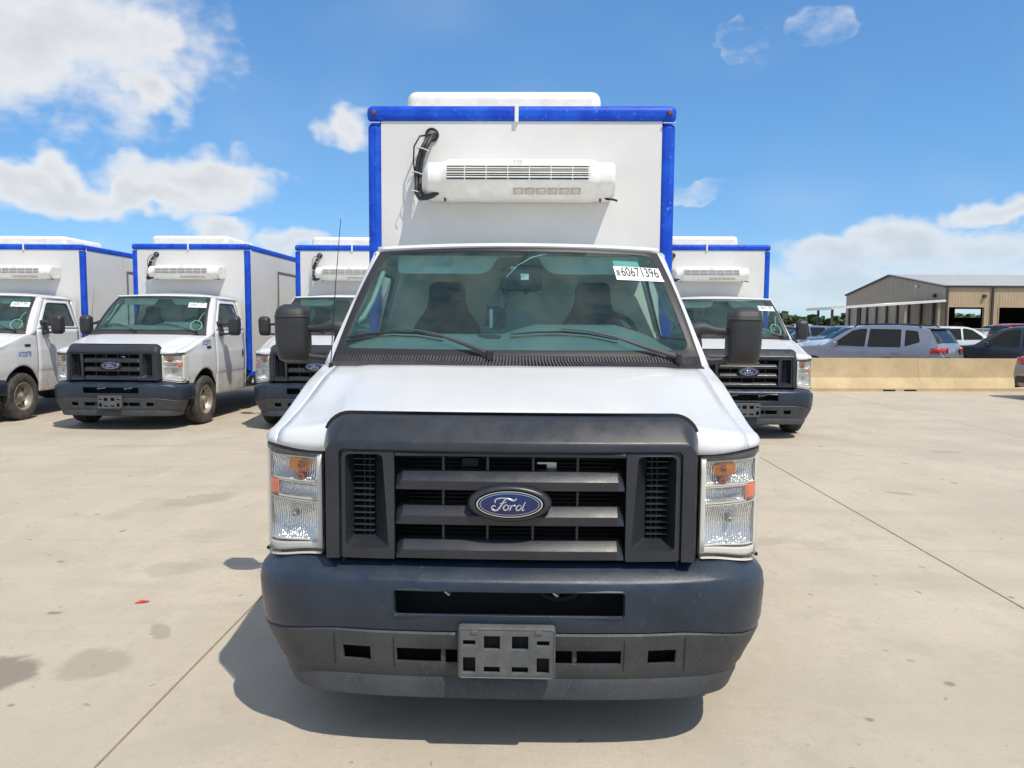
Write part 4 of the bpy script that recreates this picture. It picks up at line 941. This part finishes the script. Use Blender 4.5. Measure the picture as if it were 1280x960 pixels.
part('camera_sensor', MB().box(-.04, -.012, 1.56, 1.60, 1.90, 1.918), mat('teal_plastic', (.1, .3, .32), .4), rv, bevel=.003)
for x in (-.07, .045): part('camera_clip', MB().box(x - .013, x + .013, 1.59, 1.63, 1.765, 1.80), BLACK, rv, bevel=.004)
part('camera_rod', MB().tube([(-.07, 1.61, 1.785), (.045, 1.61, 1.778)], .008, 8), STEEL, rv)
part('camera_wire', MB().tube([(-.06, 1.56, 1.86), (.0, 1.53, 1.92), (.08, 1.53, 1.965), (.16, 1.55, 1.985)], .0025, 5), TIE, rv)
mb = MB().prism(rpoly([(-.05, -.05), (.02, -.075), (.05, -.04), (.055, .03), (.035, .07), (-.055, .07)], [.03, .03, .03, .03, .02, .01], 5), lambda a, b: (-.108 + a, 1.40, 1.635 + b), lambda a, b: (-.108 + a, 1.44, 1.635 + b))
ph = part('dash_camera', mb, BLACK, truck, bevel=.01, seg=3)
part('dash_camera_mount', MB().tube([(-.06, 1.42, 1.70), (-.062, 1.46, 1.76), (-.07, 1.52, 1.84)], .005, 6), BLACK, ph)
part('dash_camera_plate', MB().box(-.145, -.128, 1.395, 1.40, 1.58, 1.68), STEEL, ph)
part('dash_camera_knob', MB().tube([(-.175, 1.42, 1.605), (-.14, 1.42, 1.60)], [.014, .010], 8), BLACK, ph)
# blue marker numbers on the fender sides of the left-hand trucks, and yellow tags in their windscreens
for c, body, y, z, sh in ((others[0], 'KY220778', 1.02, 1.06, 0.), (others[1], 'KY220771', 1.02, 1.275, .3)):
    me = text_mesh(body, .115, INKB, .62, sh, name='marker_number')
    remap(me, lambda x, y_, w, y=y, z=z: Vector((wside(y + x, z + y_ * .8) + .004 + w * .3 if z + y_ < 1.2 else max(wside(y + x, z), .985) + .005 + w * .3, y + x, z + y_))); link('marker_number', me, c)
for c, k in ((others[0], 1), (others[1], 1), (others[3], .6)):
    tg = MB().tube([WS(.83 + .09 * math.cos(t), .17 + .13 * math.sin(t), -.02) for t in lin(0, 2 * math.pi, 25)], .007, 5, False); tg.tube([WS(.85, .25, -.02), WS(.9, .45, -.02), WS(.97, .58, -.02)], .005, 5)
    part('chalk_ring', tg, mat('yellow_green_chalk', (.80, .74, .36), .7), c)

# ------------------------------------------------------------------ concrete barrier behind the right-hand truck
BARR = mat('barrier_concrete', (.54, .42, .25), .85, var=.10, vscale=1.4, bump=.5, bscale=40, dirt=((.36, .27, .15), 1.8, .12, .4), fine=(30, .25, (.44, .33, .19)))
bp_ = [(-.305, 0), (-.305, .075), (-.12, .33), (-.075, .81), (.075, .81), (.12, .33), (.305, .075), (.305, 0)]
ang = R(5.7)
for k, (x0, x1, lab) in enumerate(((3.2, 9.810, 'tan concrete traffic barrier, the segment behind the silver car'), (9.815, 16.4, 'tan concrete traffic barrier, the segment behind the bronze sedan'))):
    root = empty('concrete_barrier', (0, 0, 0)); o = Vector((8.77, 19.30, 0))
    f = lambda t, a, b: (o.x + (t - 8.77) * math.cos(ang) - a * math.sin(ang), o.y + (t - 8.77) * math.sin(ang) + a * math.cos(ang), b)
    m = MB().grid([[f(t, a, b) for a, b in bp_] for t in lin(x0, x1, 12)], cu=True)
    for t in (x0, x1): m.add([f(t, a, b) for a, b in bp_], [tuple(range(8))])
    part('barrier_body', m, BARR, root, smooth=18)
    for c in ((8.95, 9.5) if k == 0 else (13.2, 13.8)):
        q = MB(); q.add([f(c + a, b, z) for z in (.004, .045) for a, b in ((-.16, -.308), (.16, -.308), (.16, -.25), (-.16, -.25))], [(0, 1, 5, 4), (4, 5, 6, 7), (1, 2, 6, 5), (3, 0, 4, 7), (2, 3, 7, 6)]); part('lifting_slot', q, VOID, root)
    for c in lin(x0 + .8, x1 - .8, 3):
        q = MB().tube([f(c - .1, 0, .80), f(c - .06, 0, .835), f(c + .06, 0, .835), f(c + .1, 0, .80)], .01, 6); part('lifting_loop', q, DARKM, root)
    tag(root, lab, 'barrier', 'concrete barrier segments')

# ------------------------------------------------------------------ cars
def paint(name, col, metal=.5): return mat('car_paint_' + name, col, .3, metal, var=.02, coat=.8)
RIMA = mat('alloy', (.5, .5, .5), .3, .9, var=.05)
HEADL = mat('car_lamp_clear', (.75, .76, .78), .1, .3)
def resample(pts, n):
    d = [0]
    for a, b in zip(pts, pts[1:]): d.append(d[-1] + math.hypot(b[0] - a[0], b[1] - a[1]))
    out = []
    for i in range(n):
        t = d[-1] * i / (n - 1)
        out.append((cs(t, d, [p[0] for p in pts]), cs(t, d, [p[1] for p in pts])))
    return out
SHAPES = {
 'suv': dict(L=4.5, w=.91, belt=1.02, roofw=.66, sil=[(.03, .32), (0, .5), (.03, .78), (.14, .95), (.55, 1.03), (1.15, 1.09), (1.55, 1.36), (1.92, 1.58), (2.3, 1.655), (3.0, 1.665), (3.7, 1.63), (4.05, 1.56), (4.30, 1.20), (4.40, 1.02), (4.47, .80), (4.5, .58), (4.44, .32)],
   side=[[(1.42, 1.07), (2.42, 1.04), (2.40, 1.555), (2.25, 1.56), (1.98, 1.50)], [(2.50, 1.04), (3.42, 1.05), (3.35, 1.545), (2.48, 1.555)], [(3.52, 1.07), (3.90, 1.20), (3.80, 1.50), (3.46, 1.535)]], wind=(5, 7), rear=(11, 12.2), ax=(.88, 3.55), wr=.35),
 'sedan': dict(L=4.75, w=.90, belt=.93, roofw=.62, sil=[(.03, .28), (0, .46), (.04, .66), (.2, .78), (.8, .88), (1.35, .94), (1.75, 1.15), (2.15, 1.37), (2.55, 1.44), (3.0, 1.44), (3.45, 1.36), (3.85, 1.15), (4.1, 1.02), (4.55, .98), (4.68, .88), (4.75, .6), (4.70, .28)],
   side=[[(1.62, .96), (2.60, .95), (2.60, 1.36), (2.45, 1.36), (2.20, 1.30)], [(2.68, .95), (3.52, .97), (3.62, 1.04), (3.40, 1.27), (3.1, 1.345), (2.68, 1.36)]], wind=(5, 7.6), rear=(9.6, 11.6), ax=(.92, 3.70), wr=.33),
 'truck': dict(L=5.6, w=.98, belt=1.12, roofw=.72, sil=[(.04, .38), (0, .55), (.02, .95), (.14, 1.10), (.8, 1.16), (1.45, 1.20), (1.8, 1.48), (2.1, 1.74), (2.5, 1.83), (3.1, 1.83), (3.55, 1.76), (3.68, 1.45), (3.74, 1.16), (4.6, 1.14), (5.52, 1.14), (5.6, .9), (5.56, .42)],
   side=[[(1.75, 1.18), (2.6, 1.16), (2.6, 1.70), (2.3, 1.70)], [(2.7, 1.16), (3.5, 1.18), (3.42, 1.68), (2.7, 1.71)]], wind=(5, 7.4), rear=(10.2, 11.6), ax=(.95, 4.45), wr=.39)}
def make_car(name, kind, pm, detail=True):
    """front at x=0 pointing to -x, tail at x=L"""
    d = SHAPES[kind]; root = empty(name); L, w, belt = d['L'], d['w'], d['belt']; zt = max(p[1] for p in d['sil'])
    def hw(x, z):
        t = .93 * w + .07 * w * ss(.25, .6, z) if z < belt else w - (w - d['roofw']) * (z - belt) / (zt - belt)
        return t * (1 - .22 * ss(.55, 0, x)**2 - .16 * ss(L - .5, L, x)**2)
    sil = resample(d['sil'], 60)
    def zlow(x):
        z = .24
        for a in d['ax']:
            q = 1 - ((x - a) / (d['wr'] + .05))**2
            if q > 0: z = max(z, .34 + (d['wr'] + .05) * math.sqrt(q))
        return z
    us = [-1, -.985, -.94, -.8, -.5, 0, .5, .8, .94, .985, 1]
    rows = []
    for x, z in sil:
        rows.append([(x, u * hw(x, z), z - (.035 * abs(u)**6 if z > .5 else 0)) for u in us])
    m = MB().grid(rows)
    for s in (-1, 1):
        rr = []
        for x, z in sil:
            zl = min(zlow(x), z - .02); zz = z - .035 if z > .5 else z
            rr.append([(x, s * hw(x, zz + (zl - zz) * t), zz + (zl - zz) * t) for t in (0, .06, .15, .3, .45, .6, .75, .88, 1)])
        m.grid(rr)
    body = part('body', m, pm, root, smooth=45)
    part('underbody', MB().box(.3, L - .3, -w * .8, w * .8, .2, .42), VOID, root)
    def gl(a, b, nm):
        pts = [(cs(t, list(range(len(d['sil']))), [p[0] for p in d['sil']]), cs(t, list(range(len(d['sil']))), [p[1] for p in d['sil']])) for t in lin(a + .12, b - .1, 6)]
        mm = MB().grid([[(x + (-.008 if a < 8 else .008), u * hw(x, z) * .93, z + .008 - .03 * abs(u)**6) for u in lin(-1, 1, 9)] for x, z in pts]); part(nm, mm, CARG, root)
    gl(*d['wind'], 'windshield'); gl(*d['rear'], 'rear_window')
    for s in (-1, 1):
        for poly in d['side']:
            pts = rpoly(poly, .04, 3); mm = MB(); mm.add([(x, s * (hw(x, z) + .004), z) for x, z in pts], [tuple(range(len(pts)))]); part('side_window', mm, CARG, root, smooth=0)
        for a in d['ax']:
            wr = d['wr']; t = MB().lathe([(-.11, wr * .6), (-.11, wr * .9), (-.085, wr), (.085, wr), (.11, wr * .9), (.11, wr * .6)], (0, 0, 0), 'y', 28)
            t.v = [(x + a, y + s * (w - .12), z + wr) for x, y, z in t.v]; wh = part('wheel', t, RUB, root)
            h = MB().lathe([(.06 * s, wr * .62), (.105 * s, wr * .62), (.10 * s, wr * .5), (.08 * s, wr * .2), (.1 * s, wr * .12), (.1 * s, 0)], (a, s * (w - .12), wr), 'y', 20); part('rim', h, RIMA, wh)
        zf = .80 if kind != 'sedan' else .68
        q = MB().grid([[(x, s * hw(x, z) * k, z) for k in (1.004, .8, .62)] for x, z in ((.10, zf - .06), (.02, zf - .02), (.06, zf + .08))]); part('headlight', q, HEADL, root, solid=.01, off=0)
        zr_ = .98 if kind == 'suv' else .86
        q = MB().grid([[(L - .30, s * (hw(L - .30, z) + .008), z), (L - .12, s * (hw(L - .12, z) + .012), z), (L - .045, s * hw(L - .05, z) * .86, z), (L - .02, s * hw(L - .02, z) * .60, z)] for z in (zr_ - .09, zr_, zr_ + .07)]); part('tail_lamp', q, REDP, root, solid=.03, off=0)
        xm = d['side'][0][0][0] + .12; q = MB().box(xm - .05, xm + .10, s * (w - .02), s * (w + .16), belt + .02, belt + .15); part('door_mirror', q, pm, root, bevel=.03)
        if detail:
            for x in (2.35, 3.3): part('door_handle', MB().box(x - .1, x + .08, s * (w + .0), s * (w + .03), belt - .14, belt - .10), pm, root, bevel=.008)
            if kind == 'suv': part('roof_rail', MB().tube([(1.98, s * (d['roofw'] - .03), 1.60), (2.1, s * (d['roofw'] - .04), 1.675), (3.0, s * (d['roofw'] - .04), 1.695), (3.75, s * (d['roofw'] - .05), 1.655), (3.85, s * (d['roofw'] - .05), 1.60)], .02, 6), BLACK, root)
    if kind == 'suv': part('spoiler', MB().box(3.85, 4.16, -.58, .58, 1.555, 1.60), pm, root, bevel=.02)
    if kind == 'truck': part('bed_void', MB().box(3.85, 5.45, -.80, .80, 1.135, 1.15), VOID, root)
    part('rear_bumper', MB().box(L - .16, L + .02, -w * .78, w * .78, .36, .52), BLACK, root, bevel=.04)
    return root
SILV = paint('silver', (.27, .29, .345), .5); NAVY = paint('dark_blue', (.025, .032, .048), .3); BRNZ = paint('bronze', (.30, .26, .22), .6); WHT = paint('white', (.72, .73, .73), 0)
car = make_car('parked_car', 'suv', SILV); car.location = (8.72, 24.5, -.014); car.rotation_euler = (0, 0, R(-48)); tag(car, 'silver compact SUV with red tail lamp parked just behind the barrier', 'car')
car2 = make_car('parked_car', 'suv', NAVY); car2.location = (13.7, 25.6, -.014); car2.rotation_euler = (0, 0, R(-44)); tag(car2, 'dark navy SUV parked on the right of the silver SUV, behind the barrier', 'car')
car3 = make_car('parked_car', 'sedan', BRNZ); car3.rotation_euler = (0, 0, R(186)); car3.location = (11.2 + 4.72, 17.35, 0); tag(car3, 'bronze sedan at the right edge, only its tail lamp corner in view', 'car')
# ---- cars further back
W_s = make_car('parked_car', 'sedan', WHT, False); W_t = make_car('parked_car', 'truck', paint('white_truck', (.70, .70, .70), 0), False); S_s = make_car('parked_car', 'suv', paint('grey', (.20, .21, .22), .4), False)
K_s = make_car('parked_car', 'sedan', paint('black', (.02, .02, .022), .2), False); R_t = make_car('parked_car', 'truck', paint('red', (.35, .04, .03), .1), False); B_s = make_car('parked_car', 'suv', paint('blue', (.08, .14, .25), .4), False); G_s = make_car('parked_car', 'suv', paint('pearl', (.62, .64, .62), .2), False)
DG = 'cars parked in the far lot'
far_list = [(W_s, 16.0, 29.0, 175, 'white sedan showing between the silver and the navy SUV'), (R_t, 28.7, 41.0, 178, 'red pickup truck beyond the navy SUV roof'),
            (G_s, 11.4, 31.5, 4, 'pearl SUV with rounded roof just left of the silver SUV windshield'), (W_s, 13.3, 37.5, 8, 'white sedan in the lot behind the pearl SUV'), (S_s, 15.0, 42, 5, 'grey SUV behind the white sedan, near the canopy posts'),
            (B_s, 14.5, 47, 0, 'blue SUV in the far lot, left of the canopy posts'), (K_s, 20.0, 50, 0, 'black sedan in the far lot by the second canopy post'), (W_t, 17.0, 53, 180, 'white pickup in the far lot beyond the grey SUV'),
            (W_s, 22.4, 57, 2, 'white sedan in the far lot under the open canopy'), (S_s, 19.0, 60, 182, 'grey SUV at the back of the far lot'), (G_s, 24.6, 64, 0, 'pearl SUV at the back of the far lot'), (W_t, 22.0, 70, 3, 'white pickup in the last row before the trees'),
            (B_s, 28.0, 72, 180, 'blue SUV in the last row before the trees'), (W_s, 26.0, 78, 0, 'white sedan in the last row, far left of the warehouse'), (K_s, 30.0, 79, 0, 'black sedan parked beside the warehouse canopy'),
            (S_s, 36.5, 76, 178, 'grey SUV parked in front of the canopy end'), (W_t, 42.0, 74, 0, 'white pickup parked before the warehouse corner'), (B_s, 48.0, 77, 0, 'blue SUV parked before the open bay'), (G_s, 22.4, 36.0, 176, 'pearl SUV parked behind the navy SUV bonnet')]
seen = set()
for src, x, y, rz, lab in far_list:
    c = src if src.name not in seen else copy_tree(src); seen.add(src.name)
    c.location = (x, y, -.014); c.rotation_euler = (0, 0, R(rz)); tag(c, lab, 'car', DG)

# ------------------------------------------------------------------ warehouse
WT = mat('tan_sheet_metal', (.46, .345, .22), .5, .1, var=.05, vscale=.6, dirt=((.33, .26, .18), .7, .2, .3)); WG = mat('taupe_shaded_sheet', (.33, .275, .215), .5, .1, var=.05, vscale=.5, dirt=((.27, .225, .18), .6, .2, .3))  # taupe: darker copy of the tan, gable's shadow side put into the colour
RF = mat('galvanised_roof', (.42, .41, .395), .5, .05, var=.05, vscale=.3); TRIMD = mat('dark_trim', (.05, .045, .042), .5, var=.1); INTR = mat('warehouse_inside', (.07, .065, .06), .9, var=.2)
wh = empty('warehouse', (45.3, 84, 0))
def corr(x0, x1, y, z0, z1, ax='x', pitch=.30, dep=.04):
    n = max(2, int(abs(x1 - x0) / pitch * 4)); a = []
    for i in range(n + 1):
        t = x0 + (x1 - x0) * i / n; o_ = dep if i % 4 in (1, 2) else 0; a.append((t, o_))
    if ax == 'x': return MB().grid([[(t, y - o_, z) for t, o_ in a] for z in (z0, z1)])
    return MB().grid([[(y - o_, t, z) for t, o_ in a] for z in (z0, z1)])
bays = [(.35, 4.15, 3.9), (5.75, 10.6, 3.9), (12.2, 17.0, 3.9), (18.6, 23.4, 3.9)]
x = 0.12
for a, b, h in bays:
    part('wall_panel', corr(x, a, 0, 0, 6.0), WT, wh); part('wall_panel', corr(a, b, 0, h, 6.0), WT, wh); x = b
    fr_ = MB(); fr_.box(a - .1, a, -.07, .3, 0, h); fr_.box(b, b + .1, -.07, .3, 0, h); fr_.box(a, b, -.07, .3, h - .12, h); part('bay_frame', fr_, WT, wh)
part('wall_panel', corr(x, 40, 0, 0, 6.0), WT, wh)
for px in (-.05, 4.85, 11.4, 17.8): part('downspout', MB().box(px, px + .22, -.22, -.045, 0, 5.9), TRIMD, wh)
part('eave_trim', MB().box(-.2, 40.2, -.25, .05, 5.92, 6.12), TRIMD, wh)
gb = MB(); ys = lin(0, 26, 88); rws0, rws1 = [], []
for i, y in enumerate(ys): o_ = .04 if i % 4 in (1, 2) else 0; rws0.append((-o_, y, 0)); rws1.append((-o_, y, 6 + 2 * (1 - abs(y - 13) / 13)))
gb.grid([rws0, rws1]); part('gable_wall', gb, WG, wh)
part('gable_trim', MB().bar((-.1, -.1, 6.02), (-.1, 13, 8.05), .2, .2).bar((-.1, 13, 8.05), (-.1, 26.1, 6.02), .2, .2), TRIMD, wh)
rf_ = MB()
for y0, z0, y1, z1 in ((-.3, 6.06, 13, 8.12), (13, 8.12, 26.3, 6.06)):
    n = 260; rf_.grid([[( -.3 + 40.6 * i / n, y, z + (.03 if i % 4 in (1, 2) else 0)) for i in range(n + 1)] for y, z in ((y0, z0), (y1, z1))])
part('roof', rf_, RF, wh)
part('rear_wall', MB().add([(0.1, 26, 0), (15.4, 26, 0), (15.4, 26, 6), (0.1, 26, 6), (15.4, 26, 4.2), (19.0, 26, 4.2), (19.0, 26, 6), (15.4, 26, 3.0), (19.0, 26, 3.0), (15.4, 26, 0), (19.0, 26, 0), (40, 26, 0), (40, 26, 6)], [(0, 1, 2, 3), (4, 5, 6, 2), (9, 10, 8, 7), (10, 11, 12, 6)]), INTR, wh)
part('far_end_wall', MB().add([(40, 0, 0), (40, 26, 0), (40, 26, 6), (40, 13, 8), (40, 0, 6)], [(0, 1, 2, 3, 4)]), WT, wh)
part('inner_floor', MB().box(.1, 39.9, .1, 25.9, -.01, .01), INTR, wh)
for i, px in enumerate((1.0, 3.0, 7.0, 9.2, 13.5, 15.5)): part('stored_crate', MB().box(px, px + 1.3, 9 + i % 3, 10.4 + i % 3, .01, 1.2 + .5 * (i % 3)), mat('crate_brown', (.12, .07, .04), .8), wh, bevel=.04)
part('wall_light', MB().lathe([(0, .22), (-.1, .22), (-.22, .1), (-.22, 0)], (-.05, 6.2, 6.3), 'x', 14), BEZEL, wh)
part('wall_light', MB().box(-.3, -.04, 1.9, 2.3, 4.9, 5.3), TRIMD, wh, bevel=.03)
part('wall_light', MB().box(3.9, 4.2, -.35, -.04, 4.8, 5.15), TRIMD, wh, bevel=.03)
cn = MB().grid([[(px, y, z) for px, z in ((-.08, 4.5), (-12.3, 3.62))] for y in (-.2, 7.3)]); cnp = part('canopy_roof', cn, mat('canopy_metal', (.62, .60, .56), .4, .2), wh, solid=.10)
part('canopy_fascia', MB().bar((-.1, -.25, 4.44), (-12.3, -.25, 3.56), .06, .2).bar((-12.33, -.3, 3.54), (-12.33, 7.3, 3.54), .06, .26), mat('canopy_edge', (.68, .66, .62), .4, .1), wh)
for px, y in ((-12.1, .2), (-12.1, 4.2), (-6.2, 6.9), (-4.2, .2), (-.6, .2)):
    zt_ = 4.5 - (-px - .08) * .88 / 12.22 - .06; part('canopy_post', MB().box(px - .11, px + .11, y - .11, y + .11, 0, zt_), TRIMD if px < -5 else WG, wh)
for y in lin(2.2, 24.5, 9): part('wall_pilaster', MB().box(-.22, -.045, y - .16, y + .16, 0, 4.3), TRIMD, wh)
tag(wh, 'tan metal warehouse with gabled end, open bays and a lean-to canopy', 'building')

# ------------------------------------------------------------------ chain-link fence in front of the warehouse
def chain():
    m = bpy.data.materials.new('chain_link'); m.use_nodes = True; t = m.node_tree; b = t.nodes['Principled BSDF']; b.inputs['Base Color'].default_value = (.42, .43, .43, 1); b.inputs['Metallic'].default_value = .6; b.inputs['Roughness'].default_value = .5
    tr = t.nodes.new('ShaderNodeBsdfTransparent'); mxs = t.nodes.new('ShaderNodeMixShader'); mxs.inputs[0].default_value = .35
    t.links.new(tr.outputs[0], mxs.inputs[1]); t.links.new(b.outputs[0], mxs.inputs[2]); t.links.new(mxs.outputs[0], t.nodes['Material Output'].inputs[0]); return m
fe = empty('chain_link_fence', (30, 56, 0))
for k in range(12):
    part('fence_post', MB().tube([(k * 3, 0, 0), (k * 3, 0, 1.55)], .035, 8), STEEL, fe)
part('fence_mesh', MB().add([(0, 0, .04), (33, 0, .04), (33, 0, 1.48), (0, 0, 1.48)], [(0, 1, 2, 3)]), chain(), fe, smooth=0); part('top_rail', MB().tube([(0, 0, 1.5), (33, 0, 1.5)], .022, 6), STEEL, fe)
tag(fe, 'low grey chain link fence between the parked cars and the warehouse', 'fence')

# ------------------------------------------------------------------ far tree line
LEAF = mat('far_foliage', (.050, .085, .028), .8, var=.45, vscale=.35)
tl = MB(); rnd = random.Random(3)
for i in range(14000):
    x = rnd.uniform(-360, 340); h = 5.0 + 1.1 * math.sin(x * .043) * math.sin(x * .017 + 1) + .7 * math.sin(x * .21 + 2) + .5 * math.sin(x * .53) ; z = h * rnd.random() ** .75; y = 265 + rnd.uniform(-7, 7); s_ = rnd.uniform(.7, 1.9)
    a = Vector((rnd.gauss(0, 1), rnd.gauss(0, 1), rnd.gauss(0, 1))).normalized(); b = a.orthogonal().normalized(); c_ = a.cross(b); p = Vector((x, y, z))
    tl.add([p + b * s_, p + c_ * s_ * .8, p - b * s_ * .9, p - c_ * s_], [(0, 1, 2, 3)])
o = link('tree_line', mesh('tree_line', tl, LEAF, 0)); o['kind'] = 'stuff'; o['label'] = 'distant dark green tree line along the horizon'; o['category'] = 'trees'
# ------------------------------------------------------------------ litter
lt = MB().add([(-.06, -.012, .002), (.02, -.018, .010), (.06, .0, .003), (.055, .016, .006), (-.01, .012, .014), (-.062, .010, .002)], [(0, 1, 4, 5), (1, 2, 3, 4)])
o = link('plastic_scrap', mesh('plastic_scrap', lt, mat('red_scrap', (.65, .06, .03), .4), 0)); o.location = (-2.19, 4.18, .001); o.scale = (.62, .7, 1); o.rotation_euler = (0, 0, .3); q = o.modifiers.new('s', 'SOLIDIFY'); q.thickness = .003
tag(o, 'small bright red plastic scrap lying on the concrete, left of the bumper', 'litter')
